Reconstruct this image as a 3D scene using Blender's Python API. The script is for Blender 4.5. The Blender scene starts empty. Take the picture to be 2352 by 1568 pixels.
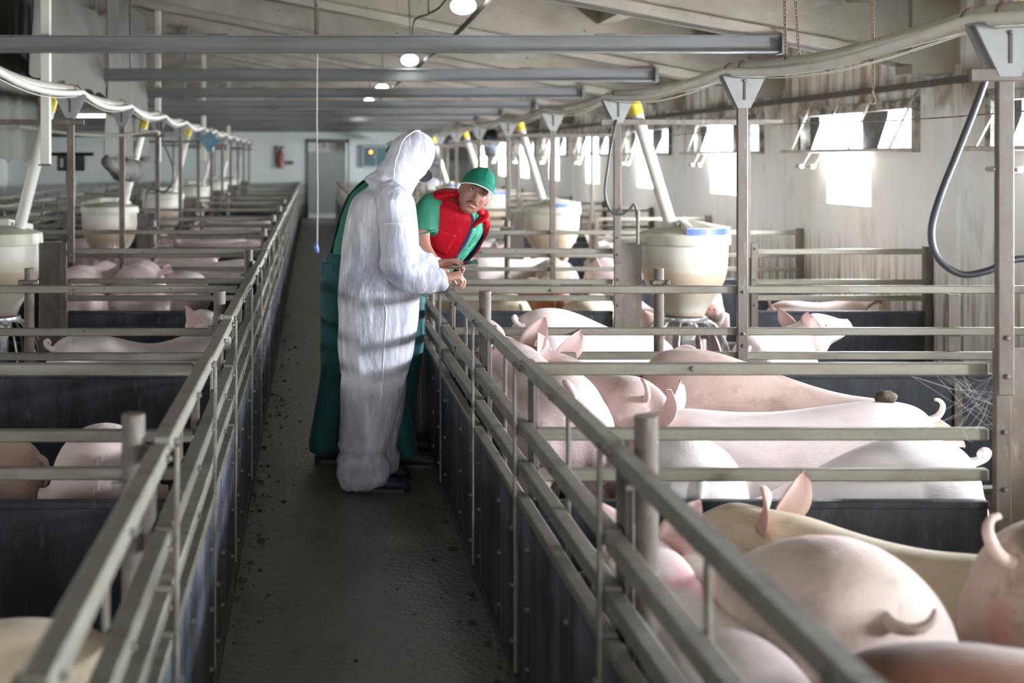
import bpy, bmesh, math, random
from mathutils import Vector, Matrix, noise, Euler
S = bpy.context.scene
C = S.collection
R = random.Random(7)
PI = math.pi

# ---------------------------------------------------------------- camera, world, exposure, large lights
CAM_Z = 1.655
FPX = 3000.0                       # focal length in pixels of the 2352 wide frame
cam_d = bpy.data.cameras.new('camera')
cam = bpy.data.objects.new('camera', cam_d); C.objects.link(cam)
cam.location = (0, 0, CAM_Z); cam.rotation_euler = (PI/2, 0, 0)
cam_d.sensor_width = 36; cam_d.lens = FPX/2352*36
cam_d.shift_x = (1176-718)/2352; cam_d.shift_y = -(784-365)/2352
cam_d.clip_start = .05; cam_d.clip_end = 200
cam_d.dof.use_dof = True; cam_d.dof.focus_distance = 5.7; cam_d.dof.aperture_fstop = 2.4
S.camera = cam
S.view_settings.view_transform = 'Standard'; S.view_settings.look = 'None'
S.view_settings.gamma = 1; S.view_settings.use_curve_mapping = False
S.view_settings.exposure = 1.12

W = bpy.data.worlds.new('overcast_sky'); S.world = W; W.use_nodes = True
bg = W.node_tree.nodes['Background']; bg.inputs[0].default_value = (.93, .97, 1, 1); bg.inputs[1].default_value = 3.2

BAY0, BAY = 9.06, 3.28             # truss lines along the barn
WALL_R, WALL_L, END_Y, BACK_Y = 4.42, -8.7, 37.2, -5.0
TRUSS_Y = [BAY0 + BAY*k for k in range(-4, 9)]
WIN_Y = [y + 1.72 for y in TRUSS_Y if y + 1.72 < END_Y - 1]

def area(name, loc, rot, sx, sy, power, col=(1, 1, 1), spread=PI):
    d = bpy.data.lights.new(name, 'AREA'); d.shape = 'RECTANGLE'; d.size = sx; d.size_y = sy
    d.energy = power; d.color = col; d.spread = spread
    o = bpy.data.objects.new(name, d); C.objects.link(o); o.location = loc; o.rotation_euler = rot
    return o
# daylight in the right wall's openings; left windows and rear doorway invented for fill
for y in WIN_Y:
    k = 1.0
    area('side_wall_light', (WALL_R+.19, y, 1.495), (0, PI/2, 0), .43, .87, 160*k, (.90, .945, 1))
    area('daylight_hopper', (WALL_R+.19, y-.13, 1.89), (0, PI/2, 0), .32, 2.2, 240*k, (.90, .945, 1))
for y in WIN_Y[::2]:
    area('side_wall_light', (WALL_L-.19, y, 1.6), (0, -PI/2, 0), .8, 2.0, 36, (.96, 1, .97))  # added fill, standing in made-up windows of the unseen left wall
area('rear_fill_light', (.5, BACK_Y+.05, 1.6), (PI/2, 0, 0), 3.0, 2.6, 22, (1, .98, .95))  # added fill light in a made-up doorway behind the camera

# ---------------------------------------------------------------- mesh helper
class G:
    """collects simple shapes; becomes ONE mesh"""
    def __init__(s): s.v = []; s.f = []
    def add(s, v, f):
        n = len(s.v); s.v += [tuple(p) for p in v]; s.f += [tuple(i+n for i in q) for q in f]; return s
    def box(s, x0, x1, y0, y1, z0, z1):
        v = [(x0,y0,z0),(x1,y0,z0),(x1,y1,z0),(x0,y1,z0),(x0,y0,z1),(x1,y0,z1),(x1,y1,z1),(x0,y1,z1)]
        return s.add(v, [(3,2,1,0),(4,5,6,7),(0,1,5,4),(1,2,6,5),(2,3,7,6),(3,0,4,7)])
    def cbox(s, x0, x1, y0, y1, z0, z1, c=.004):
        c = min(c, (x1-x0)*.45, (y1-y0)*.45, (z1-z0)*.45)
        lo, hi = (x0,y0,z0), (x1,y1,z1); v = []; idx = {}
        for sx in (0,1):
            for sy in (0,1):
                for sz in (0,1):
                    sg = (sx,sy,sz)
                    for ax in range(3):
                        p = [0,0,0]
                        for a in range(3):
                            e = hi[a] if sg[a] else lo[a]
                            p[a] = e if a == ax else e + (-c if sg[a] else c)
                        idx[(sg,ax)] = len(v); v.append(p)
        f = []
        for ax in range(3):
            a, b = (ax+1)%3, (ax+2)%3
            for sd in (0,1):
                q = []
                for (i,j) in ((0,0),(1,0),(1,1),(0,1)):
                    sg = [0,0,0]; sg[ax] = sd; sg[a] = i; sg[b] = j; q.append(idx[(tuple(sg),ax)])
                f.append(q if sd else q[::-1])
        for ax in range(3):
            a, b = (ax+1)%3, (ax+2)%3
            for i in (0,1):
                for j in (0,1):
                    s0 = [0,0,0]; s0[a] = i; s0[b] = j; s1 = list(s0); s1[ax] = 1
                    q = [idx[(tuple(s0),a)], idx[(tuple(s1),a)], idx[(tuple(s1),b)], idx[(tuple(s0),b)]]
                    f.append(q if (i == j) else q[::-1])
        for sx in (0,1):
            for sy in (0,1):
                for sz in (0,1):
                    sg = (sx,sy,sz); q = [idx[(sg,0)], idx[(sg,1)], idx[(sg,2)]]
                    f.append(q if (sx+sy+sz) % 2 else q[::-1])
        return s.add(v, f)
    def tube(s, pts, r, n=10, caps=True, sq=(1,1), up=None):
        pts = [Vector(p) for p in pts]; m = len(pts)
        rr = [r]*m if not isinstance(r, (list, tuple)) else list(r)
        v = []; f = []; prev = None
        for i in range(m):
            t = (pts[min(i+1,m-1)] - pts[max(i-1,0)]).normalized()
            if prev is None:
                u = Vector(up) if up else (Vector((0,0,1)) if abs(t.z) < .9 else Vector((1,0,0)))
            else: u = prev
            a = (u - t*u.dot(t)).normalized(); b = t.cross(a); prev = a
            for k in range(n):
                th = 2*PI*k/n
                v.append(pts[i] + a*(math.cos(th)*rr[i]*sq[0]) + b*(math.sin(th)*rr[i]*sq[1]))
        for i in range(m-1):
            for k in range(n):
                k2 = (k+1) % n
                f.append((i*n+k, i*n+k2, (i+1)*n+k2, (i+1)*n+k))
        if caps: f.append(tuple(range(n))[::-1]); f.append(tuple((m-1)*n+k for k in range(n)))
        return s.add(v, f)
    def loft(s, rings, caps=True):
        n = len(rings[0]); v = [p for r in rings for p in r]; f = []
        for i in range(len(rings)-1):
            for k in range(n):
                k2 = (k+1) % n
                f.append((i*n+k, i*n+k2, (i+1)*n+k2, (i+1)*n+k))
        if caps: f.append(tuple(range(n))[::-1]); f.append(tuple((len(rings)-1)*n+k for k in range(n)))
        return s.add(v, f)
    def lathe(s, prof, c=(0,0,0), n=24, caps=True):
        rings = [[(c[0]+r*math.cos(2*PI*k/n), c[1]+r*math.sin(2*PI*k/n), c[2]+z) for k in range(n)] for r, z in prof]
        return s.loft(rings, caps)
    def prism(s, poly, fn, a, b):
        """poly: 2-D outline, fn(p,q,t)->xyz, extruded from t=a to t=b"""
        n = len(poly)
        v = [fn(p,q,a) for p,q in poly] + [fn(p,q,b) for p,q in poly]
        f = [tuple(range(n))[::-1], tuple(range(n,2*n))] + [(k,(k+1)%n,n+(k+1)%n,n+k) for k in range(n)]
        return s.add(v, f)
    def sphere(s, c, r, n=12, m=8, sc=(1,1,1)):
        v = [(c[0], c[1], c[2]-r*sc[2])]; f = []
        for i in range(1, m):
            ph = -PI/2 + PI*i/m
            for k in range(n):
                th = 2*PI*k/n
                v.append((c[0]+r*sc[0]*math.cos(ph)*math.cos(th), c[1]+r*sc[1]*math.cos(ph)*math.sin(th), c[2]+r*sc[2]*math.sin(ph)))
        v.append((c[0], c[1], c[2]+r*sc[2]))
        for k in range(n): f.append((0, 1+(k+1)%n, 1+k))
        for i in range(m-2):
            for k in range(n):
                f.append((1+i*n+k, 1+i*n+(k+1)%n, 1+(i+1)*n+(k+1)%n, 1+(i+1)*n+k))
        t = len(v)-1; o = 1+(m-2)*n
        for k in range(n): f.append((o+k, o+(k+1)%n, t))
        return s.add(v, f)
    def xf(s, M):
        s.v = [tuple(M @ Vector(p)) for p in s.v]; return s
    def mesh(s, name, smooth=False, recalc=True):
        me = bpy.data.meshes.new(name); me.from_pydata(s.v, [], s.f); me.validate()
        if recalc:
            bm = bmesh.new(); bm.from_mesh(me); bmesh.ops.recalc_face_normals(bm, faces=bm.faces); bm.to_mesh(me); bm.free()
        if smooth: me.polygons.foreach_set('use_smooth', [True]*len(me.polygons))
        me.update(); return me

def link(name, me, mat=None, parent=None, loc=None, rot=None, sc=None):
    if mat is not None and len(me.materials) == 0: me.materials.append(mat)
    o = bpy.data.objects.new(name, me); C.objects.link(o)
    if parent is not None: o.parent = parent
    if loc is not None: o.location = loc
    if rot is not None: o.rotation_euler = rot
    if sc is not None: o.scale = sc
    return o
def obj(name, g, mat, parent=None, smooth=False, loc=None, rot=None, sc=None, auto=None):
    me = g.mesh(name, smooth or auto is not None)
    if auto is not None:
        try: me.set_sharp_from_angle(angle=math.radians(auto))
        except Exception: pass
    return link(name, me, mat, parent, loc, rot, sc)
def tag(o, label=None, cat=None, group=None, kind=None):
    if label: o['label'] = label
    if cat: o['category'] = cat
    if group: o['group'] = group
    if kind: o['kind'] = kind
    return o
def thing(name, label, cat, loc=(0,0,0), rz=0, group=None):
    o = bpy.data.objects.new(name, None); C.objects.link(o); o.empty_display_size = .1
    o.location = loc; o.rotation_euler = (0,0,rz)
    return tag(o, label, cat, group)
def struct(name, g, mat, parent=None, **kw):
    o = obj(name, g, mat, parent, **kw)
    if parent is None: o['kind'] = 'structure'
    return o
KIDS = {}
def copy_tree(o, parent=None):
    c = o.copy(); C.objects.link(c)
    if parent is not None: c.parent = parent
    for ch in list(o.children): copy_tree(ch, c)
    return c
ORD = ['first','second','third','fourth','fifth','sixth','seventh','eighth','ninth','tenth','eleventh','twelfth','thirteenth',
       'fourteenth','fifteenth','sixteenth','seventeenth','eighteenth','nineteenth','twentieth','twenty-first','twenty-second',
       'twenty-third','twenty-fourth','twenty-fifth','twenty-sixth','twenty-seventh','twenty-eighth','twenty-ninth','thirtieth',
       'thirty-first','thirty-second']
def smoothstep(a, b, x):
    t = max(0, min(1, (x-a)/(b-a))); return t*t*(3-2*t)
def lerp(a, b, t): return a + (b-a)*t
def cr(pts, n):
    """Catmull-Rom through 3-D points, n samples per span"""
    P = [Vector(p) for p in pts]; P = [P[0]*2-P[1]] + P + [P[-1]*2-P[-2]]; out = []
    for i in range(1, len(P)-2):
        for k in range(n):
            t = k/n; a, b, c, d = P[i-1:i+3]
            out.append(.5*((2*b) + (c-a)*t + (2*a-5*b+4*c-d)*t*t + (3*b-a-3*c+d)*t**3))
    out.append(P[-2]); return out

# ---------------------------------------------------------------- materials
def mat(name, base, rough=.7, metal=0, layers=(), bump=None, spec=None, rnd=.0, sheen=0, coat=0):
    """layers: (colour, scale(x,y,z) or number, lo, hi, detail, amount): noise-masked colours on object coordinates"""
    m = bpy.data.materials.new(name); m.use_nodes = True
    nt = m.node_tree; N = nt.nodes; L = nt.links; b = N['Principled BSDF']
    b.inputs['Roughness'].default_value = rough; b.inputs['Metallic'].default_value = metal
    if spec is not None: b.inputs['Specular IOR Level'].default_value = spec
    if sheen: b.inputs['Sheen Weight'].default_value = sheen; b.inputs['Sheen Roughness'].default_value = .4
    if coat: b.inputs['Coat Weight'].default_value = coat
    tc = N.new('ShaderNodeTexCoord'); oi = N.new('ShaderNodeObjectInfo')
    va = N.new('ShaderNodeVectorMath'); va.operation = 'MULTIPLY_ADD'
    cx = N.new('ShaderNodeCombineXYZ')
    for i in range(3): L.new(oi.outputs['Random'], cx.inputs[i])
    va.inputs[1].default_value = (13, 17, 11); L.new(cx.outputs[0], va.inputs[0]); L.new(tc.outputs['Object'], va.inputs[2])
    rgb = N.new('ShaderNodeRGB'); rgb.outputs[0].default_value = (*base, 1); col = rgb.outputs[0]
    if rnd:
        hs = N.new('ShaderNodeHueSaturation'); mr = N.new('ShaderNodeMapRange')
        mr.inputs[3].default_value = 1-rnd; mr.inputs[4].default_value = 1+rnd
        L.new(oi.outputs['Random'], mr.inputs[0]); L.new(mr.outputs[0], hs.inputs['Value']); L.new(col, hs.inputs['Color']); col = hs.outputs[0]
    for lay in layers:
        c2, sc, lo, hi, det, amt = lay[:6]
        mp = N.new('ShaderNodeMapping'); L.new(va.outputs[0], mp.inputs[0])
        mp.inputs['Scale'].default_value = sc if isinstance(sc, (tuple, list)) else (sc, sc, sc)
        nz = N.new('ShaderNodeTexNoise'); nz.inputs['Scale'].default_value = 1; nz.inputs['Detail'].default_value = det
        nz.inputs['Roughness'].default_value = .62
        L.new(mp.outputs[0], nz.inputs['Vector'])
        mr = N.new('ShaderNodeMapRange'); mr.inputs[1].default_value = lo; mr.inputs[2].default_value = hi; mr.inputs[4].default_value = amt
        L.new(nz.outputs['Fac'], mr.inputs[0])
        mx = N.new('ShaderNodeMix'); mx.data_type = 'RGBA'; L.new(mr.outputs[0], mx.inputs[0]); L.new(col, mx.inputs[6])
        mx.inputs[7].default_value = (*c2, 1); col = mx.outputs[2]
    L.new(col, b.inputs['Base Color'])
    if bump:
        sc, st, dist = bump
        mp = N.new('ShaderNodeMapping'); L.new(va.outputs[0], mp.inputs[0])
        mp.inputs['Scale'].default_value = sc if isinstance(sc, (tuple, list)) else (sc, sc, sc)
        nz = N.new('ShaderNodeTexNoise'); nz.inputs['Scale'].default_value = 1; nz.inputs['Detail'].default_value = 4
        L.new(mp.outputs[0], nz.inputs['Vector'])
        bp = N.new('ShaderNodeBump'); bp.inputs['Strength'].default_value = st; bp.inputs['Distance'].default_value = dist
        L.new(nz.outputs['Fac'], bp.inputs['Height']); L.new(bp.outputs[0], b.inputs['Normal'])
    return m
def emit(name, col, st):
    m = bpy.data.materials.new(name); m.use_nodes = True; N = m.node_tree.nodes
    b = N['Principled BSDF']; b.inputs['Base Color'].default_value = (*col, 1)
    b.inputs['Emission Color'].default_value = (*col, 1); b.inputs['Emission Strength'].default_value = st
    return m
def translucent(name, col, t=.6, rough=.5):
    m = bpy.data.materials.new(name); m.use_nodes = True; nt = m.node_tree; N = nt.nodes; L = nt.links
    b = N['Principled BSDF']; b.inputs['Base Color'].default_value = (*col, 1); b.inputs['Roughness'].default_value = rough
    tr = N.new('ShaderNodeBsdfTranslucent'); tr.inputs[0].default_value = (*col, 1)
    mx = N.new('ShaderNodeMixShader'); mx.inputs[0].default_value = t
    L.new(b.outputs[0], mx.inputs[1]); L.new(tr.outputs[0], mx.inputs[2]); L.new(mx.outputs[0], N['Material Output'].inputs[0])
    return m

M = {}
M['rail'] = mat('galvanised_rail', (.195, .182, .148), .5, .4, [((.105,.08,.06), (3,14,14), .45, .75, 5, .75), ((.27,.275,.245), (5,25,25), .55, .8, 4, .5), ((.10,.07,.05), 38, .66, .74, 3, .8)], bump=(60,.25,.003), rnd=.07)
M['post'] = mat('rusty_post', (.130, .110, .093), .55, .35, [((.085,.060,.045), (12,12,4), .42, .72, 5, .8), ((.25,.24,.23), (30,30,8), .58, .75, 4, .6), ((.07,.05,.04), 45, .66, .74, 3, .8)], bump=(50,.25,.003), rnd=.08)
M['bracket'] = mat('galvanised_sheet', (.23, .23, .222), .55, .3, [((.19,.19,.18), 22, .4, .7, 5, .8), ((.36,.28,.2), 5, .6, .8, 4, .6)], bump=(40,.15,.003))
M['board'] = mat('dark_board', (.019, .021, .027), .5, 0, [((.058,.063,.078), (7,7,2.2), .42, .75, 6, .9), ((.15,.16,.18), (30,30,9), .6, .82, 5, .6), ((.10,.075,.05), 9, .62, .8, 5, .5)], bump=(16,.2,.006), spec=.3)
M['panel'] = mat('corridor_panel', (.034, .038, .046), .40, .1, [((.15,.175,.23), (6,6,1.0), .44, .68, 6, .85), ((.02,.02,.022), (11,11,3), .55, .8, 5, .8), ((.25,.27,.30), (50,50,5), .62, .8, 5, .5)], bump=(14,.15,.005), spec=.5)  # whitish-blue streaks paint reflections on the sheet into its colour
M['kerb'] = mat('kerb_concrete', (.10, .095, .08), .8, 0, [((.05,.045,.035), 8, .4, .7, 6, .9)], bump=(30,.4,.01))
M['floor'] = mat('corridor_concrete', (.138, .127, .094), .44, 0, [((.085,.072,.05), (3,1.3,1), .42, .66, 8, .85), ((.21,.20,.155), (2,.8,1), .52, .78, 6, .7), ((.035,.03,.022), 26, .60, .70, 4, .85), ((.05,.042,.03), (9,3,1), .58, .72, 6, .7)], bump=(38,.45,.012))
M['penfloor'] = mat('pen_slats', (.07, .058, .045), .5, 0, [((.03,.024,.018), 6, .4, .7, 6, .9)], bump=(25,.5,.02))
M['dung'] = mat('dung', (.045, .036, .024), .85, 0, [((.09,.07,.04), 40, .5, .7, 4, .8)], bump=(70,.6,.01))
M['wall'] = mat('limewashed_wall', (.80, .81, .79), .85, 0, [((.66,.63,.56), (1.6,1.6,.7), .50, .72, 7, .6), ((.85,.86,.85), (1.1,1.1,.7), .5, .8, 4, .7), ((.36,.28,.19), (6,6,.45), .62, .78, 6, .22), ((.22,.16,.10), (2.5,2.5,1.0), .60, .78, 6, .6)], bump=(9,.25,.01))
M['endwall'] = mat('white_end_wall', (.52, .56, .54), .85, 0, [((.52,.55,.52), 1.5, .45, .8, 6, .7)])
M['concrete'] = mat('truss_concrete', (.315, .275, .228), .9, 0, [((.175,.148,.118), (1.5,1.5,2), .42, .72, 7, .85), ((.40,.355,.30), (2.5,2.5,5), .55, .8, 6, .6), ((.16,.13,.10), (16,16,7), .66, .80, 6, .6)], bump=(22,.3,.01))
M['deck'] = mat('roof_deck', (.245, .218, .185), .92, 0, [((.24,.205,.165), 1.2, .4, .7, 7, .85), ((.34,.31,.27), (4,1,4), .55, .8, 5, .6)], bump=(12,.3,.01))
M['steel'] = mat('tie_beam_steel', (.135, .137, .135), .5, .35, [((.085,.068,.05), (1.2,14,14), .45, .75, 6, .8), ((.14,.11,.08), (6,40,40), .6, .75, 5, .7)], bump=(40,.15,.003))
M['pvc'] = mat('feed_pipe_pvc', (.33, .315, .265), .45, 0, [((.22,.17,.115), (9,2,9), .48, .75, 5, .75), ((.55,.53,.46), 6, .55, .8, 3, .6)], bump=(40,.1,.002))
M['tube'] = mat('drop_tube_pvc', (.55, .53, .48), .5, 0, [((.48,.40,.30), (6,6,1.5), .48, .78, 5, .7)], rnd=.05)
M['hopper'] = mat('feed_hopper_plastic', (.53, .51, .45), .5, 0, [((.47,.35,.22), (5,5,3), .50, .78, 6, .75), ((.78,.76,.69), 4, .55, .8, 4, .6), ((.16,.12,.08), 14, .66, .78, 5, .6)], rnd=.05)
M['lid'] = mat('feeder_lid_plastic', (.47, .45, .375), .55, 0, [((.33,.285,.20), 7, .45, .75, 5, .7)])
M['blue'] = mat('blue_lid_edge', (.075, .13, .40), .4, 0, [((.2,.24,.42), 20, .55, .8, 4, .5)])
M['yellow'] = mat('yellow_collar', (.72, .53, .035), .5)
M['chrome'] = mat('stainless', (.62, .63, .65), .28, .85, [((.4,.38,.35), 12, .5, .8, 4, .5)])
M['rubber'] = mat('black_rubber', (.03, .032, .038), .4)
M['cable'] = mat('dusty_cable', (.11, .10, .085), .9, 0, [((.22,.20,.17), 60, .5, .7, 3, .8)], bump=(90,.9,.01))
M['wire'] = mat('rusty_wire', (.19, .13, .09), .8, .2)
M['rope'] = mat('pull_cord', (.40, .375, .31), .8)
M['white_paint'] = mat('white_column_paint', (.52, .515, .43), .6, 0, [((.5,.47,.38), 3, .5, .8, 5, .6)])
M['curtain'] = mat('grey_curtain', (.070, .073, .057), .8, 0, [((.08,.08,.06), (1.2,1.2,.6), .4, .7, 5, .8), ((.15,.155,.13), (3,1,.5), .55, .8, 4, .5)])
M['darkframe'] = mat('mouldy_frame', (.045, .042, .036), .8, 0, [((.16,.14,.11), 18, .5, .75, 5, .8)])
M['pane'] = translucent('hopper_pane_glass', (.50, .54, .58), .8, .3)
M['stay'] = mat('window_stay', (.50, .48, .42), .5, .4, [((.3,.2,.12), 14, .5, .7, 4, .8)])
M['bulb'] = emit('lit_bulb', (.93, 1, .97), 22)
M['tubelight'] = emit('lit_tube', (.8, 1, .82), 3)
M['black'] = mat('black_plastic', (.02, .02, .022), .5)
M['teal'] = mat('teal_sheet', (.05, .11, .15), .6, 0, [((.11,.19,.25), 8, .5, .7, 4, .7)])
M['red'] = mat('extinguisher_red', (.22, .05, .06), .4, 0, [((.6,.35,.37), 10, .55, .8, 4, .6)])
M['cabinet'] = mat('cabinet_grey', (.34, .40, .41), .5)
M['screen'] = mat('cabinet_glass', (.05, .10, .12), .25)
M['orange'] = emit('orange_indicator', (1, .25, .03), 4)
M['web'] = mat('cobweb', (.55, .55, .52), .95)

def level_band(m, col, z0, z1, soft, amt):
    """feed standing behind the translucent plastic up to a level: a tan band between two heights of the object"""
    nt = m.node_tree; N = nt.nodes; L = nt.links; b = N['Principled BSDF']; src = b.inputs['Base Color'].links[0].from_socket
    tc = N.new('ShaderNodeTexCoord'); sp = N.new('ShaderNodeSeparateXYZ'); L.new(tc.outputs['Object'], sp.inputs[0])
    nz = N.new('ShaderNodeTexNoise'); nz.inputs['Scale'].default_value = 5; nz.inputs['Detail'].default_value = 4; L.new(tc.outputs['Object'], nz.inputs['Vector'])
    ad = N.new('ShaderNodeMath'); ad.operation = 'MULTIPLY_ADD'; L.new(nz.outputs['Fac'], ad.inputs[0]); ad.inputs[1].default_value = soft; L.new(sp.outputs['Z'], ad.inputs[2])
    up = N.new('ShaderNodeMapRange'); up.inputs[1].default_value = z1+soft/2+.012; up.inputs[2].default_value = z1+soft/2-.012; L.new(ad.outputs[0], up.inputs[0])
    lo = N.new('ShaderNodeMapRange'); lo.inputs[1].default_value = z0; lo.inputs[2].default_value = z0+.16; L.new(ad.outputs[0], lo.inputs[0])
    mu = N.new('ShaderNodeMath'); mu.operation = 'MULTIPLY'; L.new(up.outputs[0], mu.inputs[0]); L.new(lo.outputs[0], mu.inputs[1])
    m2 = N.new('ShaderNodeMath'); m2.operation = 'MULTIPLY'; L.new(mu.outputs[0], m2.inputs[0]); m2.inputs[1].default_value = amt
    mx = N.new('ShaderNodeMix'); mx.data_type = 'RGBA'; L.new(m2.outputs[0], mx.inputs[0]); L.new(src, mx.inputs[6]); mx.inputs[7].default_value = (*col, 1)
    L.new(mx.outputs[2], b.inputs['Base Color'])
level_band(M['hopper'], (.46, .34, .225), .62, .86, .05, .85)
level_band(M['hopper'], (.52, .42, .31), .80, .93, .015, .6)
level_band(M['hopper'], (.42, .24, .10), .46, .565, .04, .8)

def streaks(m, col, z0, z1, fade, scale, lo, hi, amt):
    """run-off stains that belong to a band of heights on the wall"""
    nt = m.node_tree; N = nt.nodes; L = nt.links; b = N['Principled BSDF']; src = b.inputs['Base Color'].links[0].from_socket
    tc = N.new('ShaderNodeTexCoord'); sp = N.new('ShaderNodeSeparateXYZ'); L.new(tc.outputs['Object'], sp.inputs[0])
    mp = N.new('ShaderNodeMapping'); mp.inputs['Scale'].default_value = scale; L.new(tc.outputs['Object'], mp.inputs[0])
    nz = N.new('ShaderNodeTexNoise'); nz.inputs['Scale'].default_value = 1; nz.inputs['Detail'].default_value = 6; L.new(mp.outputs[0], nz.inputs['Vector'])
    a = N.new('ShaderNodeMapRange'); a.inputs[1].default_value = lo; a.inputs[2].default_value = hi; L.new(nz.outputs['Fac'], a.inputs[0])
    u = N.new('ShaderNodeMapRange'); u.inputs[1].default_value = z0-fade; u.inputs[2].default_value = z0+fade; L.new(sp.outputs['Z'], u.inputs[0])
    d = N.new('ShaderNodeMapRange'); d.inputs[1].default_value = z1+fade; d.inputs[2].default_value = z1-fade; L.new(sp.outputs['Z'], d.inputs[0])
    m1 = N.new('ShaderNodeMath'); m1.operation = 'MULTIPLY'; L.new(u.outputs[0], m1.inputs[0]); L.new(d.outputs[0], m1.inputs[1])
    m2 = N.new('ShaderNodeMath'); m2.operation = 'MULTIPLY'; L.new(m1.outputs[0], m2.inputs[0]); L.new(a.outputs[0], m2.inputs[1])
    m3 = N.new('ShaderNodeMath'); m3.operation = 'MULTIPLY'; L.new(m2.outputs[0], m3.inputs[0]); m3.inputs[1].default_value = amt
    mx = N.new('ShaderNodeMix'); mx.data_type = 'RGBA'; L.new(m3.outputs[0], mx.inputs[0]); L.new(src, mx.inputs[6]); mx.inputs[7].default_value = (*col, 1)
    L.new(mx.outputs[2], b.inputs['Base Color'])
streaks(M['wall'], (.24, .16, .09), -.5, .85, .22, (14, 14, 1.1), .42, .62, .85)
streaks(M['wall'], (.30, .21, .12), 1.95, 3.4, .18, (7, 7, .8), .44, .64, .8)
streaks(M['wall'], (.20, .15, .10), 1.98, 2.32, .06, (4, 4, 2.5), .46, .62, .75)
M['mould'] = mat('mouldy_plaster', (.40, .38, .33), .85, 0, [((.05,.045,.04), (6,6,9), .45, .60, 6, .85)])
# ---------------------------------------------------------------- setting
g = G().box(-.32, .66, BACK_Y, END_Y, -.12, 0); struct('floor', g, M['floor'])
g = G().box(.66, WALL_R+.3, BACK_Y, END_Y, -.14, -.01).box(WALL_L-.3, -.32, BACK_Y, END_Y, -.14, -.01); struct('floor_pens', g, M['penfloor'])
g = G().box(-.34, -.298, BACK_Y+.2, END_Y-.3, 0, .035).box(.64, .68, BACK_Y+.2, END_Y-.3, 0, .02); struct('trim_1', g, M['kerb'])

def zb(x):   # underside of the truss at x
    return 2.24 + .19*(WALL_R - x) if x > -2.1 else 2.24 + .19*(WALL_R+2.1) - .19*(-2.1-x)
RX = -2.1
# right wall around its openings
def long_wall(name, x0, x1, lowers, uppers, ztop):
    g = G(); ys = sorted({BACK_Y-.2, END_Y+.2, *[v for p in lowers+uppers for v in p[:2]]})
    for a, b in zip(ys, ys[1:]):
        m = (a+b)/2; cuts = []
        for (p, q, z0, z1) in lowers+uppers:
            if p < m < q: cuts.append((z0, z1))
        z = -.1
        for z0, z1 in sorted(cuts):
            g.box(x0, x1, a, b, z, z0); z = z1
        g.box(x0, x1, a, b, z, ztop)
    return struct(name, g, M['wall'])
lowers = [(y-.435, y+.435, 1.28, 1.71) for y in WIN_Y]
uppers = [(y-1.23, y+.97, 1.735, 2.05) for y in WIN_Y]
long_wall('wall_right', WALL_R, WALL_R+.2, lowers, uppers, 3.3)
long_wall('wall_left', WALL_L-.2, WALL_L, [(y-1, y+1, 1.2, 2.0) for y in WIN_Y[::2]], [], 3.3)  # left openings made up to hold the fill lights
g = G().box(WALL_L-.2, -2, BACK_Y-.2, BACK_Y, -.1, 5).box(3, WALL_R+.2, BACK_Y-.2, BACK_Y, -.1, 5).box(-2, 3, BACK_Y-.2, BACK_Y, 2.9, 5)  # doorway gap made up for the rear fill light
struct('wall_back', g, M['wall'])
# end wall with the doorway of the corridor
dx0, dx1 = -.16, 1.0
g = G().box(WALL_L-.2, dx0, END_Y, END_Y+.2, -.1, 5).box(dx1, WALL_R+.2, END_Y, END_Y+.2, -.1, 5).box(dx0, dx1, END_Y, END_Y+.2, 2.17, 5)
g.box(dx0-.5, dx1+.5, END_Y+3.2, END_Y+3.3, -.1, 2.8).box(dx0-.6, dx0-.5, END_Y+.2, END_Y+3.2, -.1, 2.8).box(dx1+.5, dx1+.6, END_Y+.2, END_Y+3.2, -.1, 2.8)
g.box(dx0-.6, dx1+.6, END_Y+.2, END_Y+3.3, 2.8, 2.9).box(dx0-.6, dx1+.6, END_Y+.2, END_Y+3.3, -.1, 0)
struct('wall_end', g, M['endwall'])
d1 = thing('door_1', None, None, ((dx0+dx1)/2, END_Y, 0)); d1['kind'] = 'structure'
obj('door_frame', G().box(-.62, -.54, -.03, .1, 0, 2.2).box(.54, .62, -.03, .1, 0, 2.2).box(-.62, .62, -.03, .1, 2.12, 2.22), M['steel'], d1)
obj('door_leaf', G().cbox(.50, .55, -.75, .02, .02, 2.1), M['chrome'], d1)
obj('transom', G().box(-.54, .54, 0, .05, 1.86, 2.12), M['wall'], d1)
area('passage_lamp', (.4, END_Y+1.6, 2.7), (0, 0, 0), .4, 1.2, 7)

# roof: two slopes, trusses, purlins; all parts of the ceiling
TD = .55
zr = zb(RX) + TD; zw = zb(WALL_R+.2) + TD; zl = zb(WALL_L-.2) + TD
pl = [(WALL_R+.2, zw), (RX, zr), (WALL_L-.2, zl), (WALL_L-.2, zl+.15), (RX, zr+.15), (WALL_R+.2, zw+.15)]
ceil = struct('ceiling', G().prism(pl, lambda p, q, t: (p, t, q), BACK_Y-.2, END_Y+.2), M['deck'])
tp = [(WALL_R, zb(WALL_R)), (RX, zb(RX)), (WALL_L, zb(WALL_L)), (WALL_L, zb(WALL_L)+TD-.003), (RX, zb(RX)+TD-.003), (WALL_R, zb(WALL_R)+TD-.003)]
tg = G()
tg.prism([tp[0], tp[1], tp[4], tp[5]], lambda p, q, t: (p, t, q), -.09, .09)
tg.prism([tp[1], tp[2], tp[3], tp[4]], lambda p, q, t: (p, t, q), -.09, .09)
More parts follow.
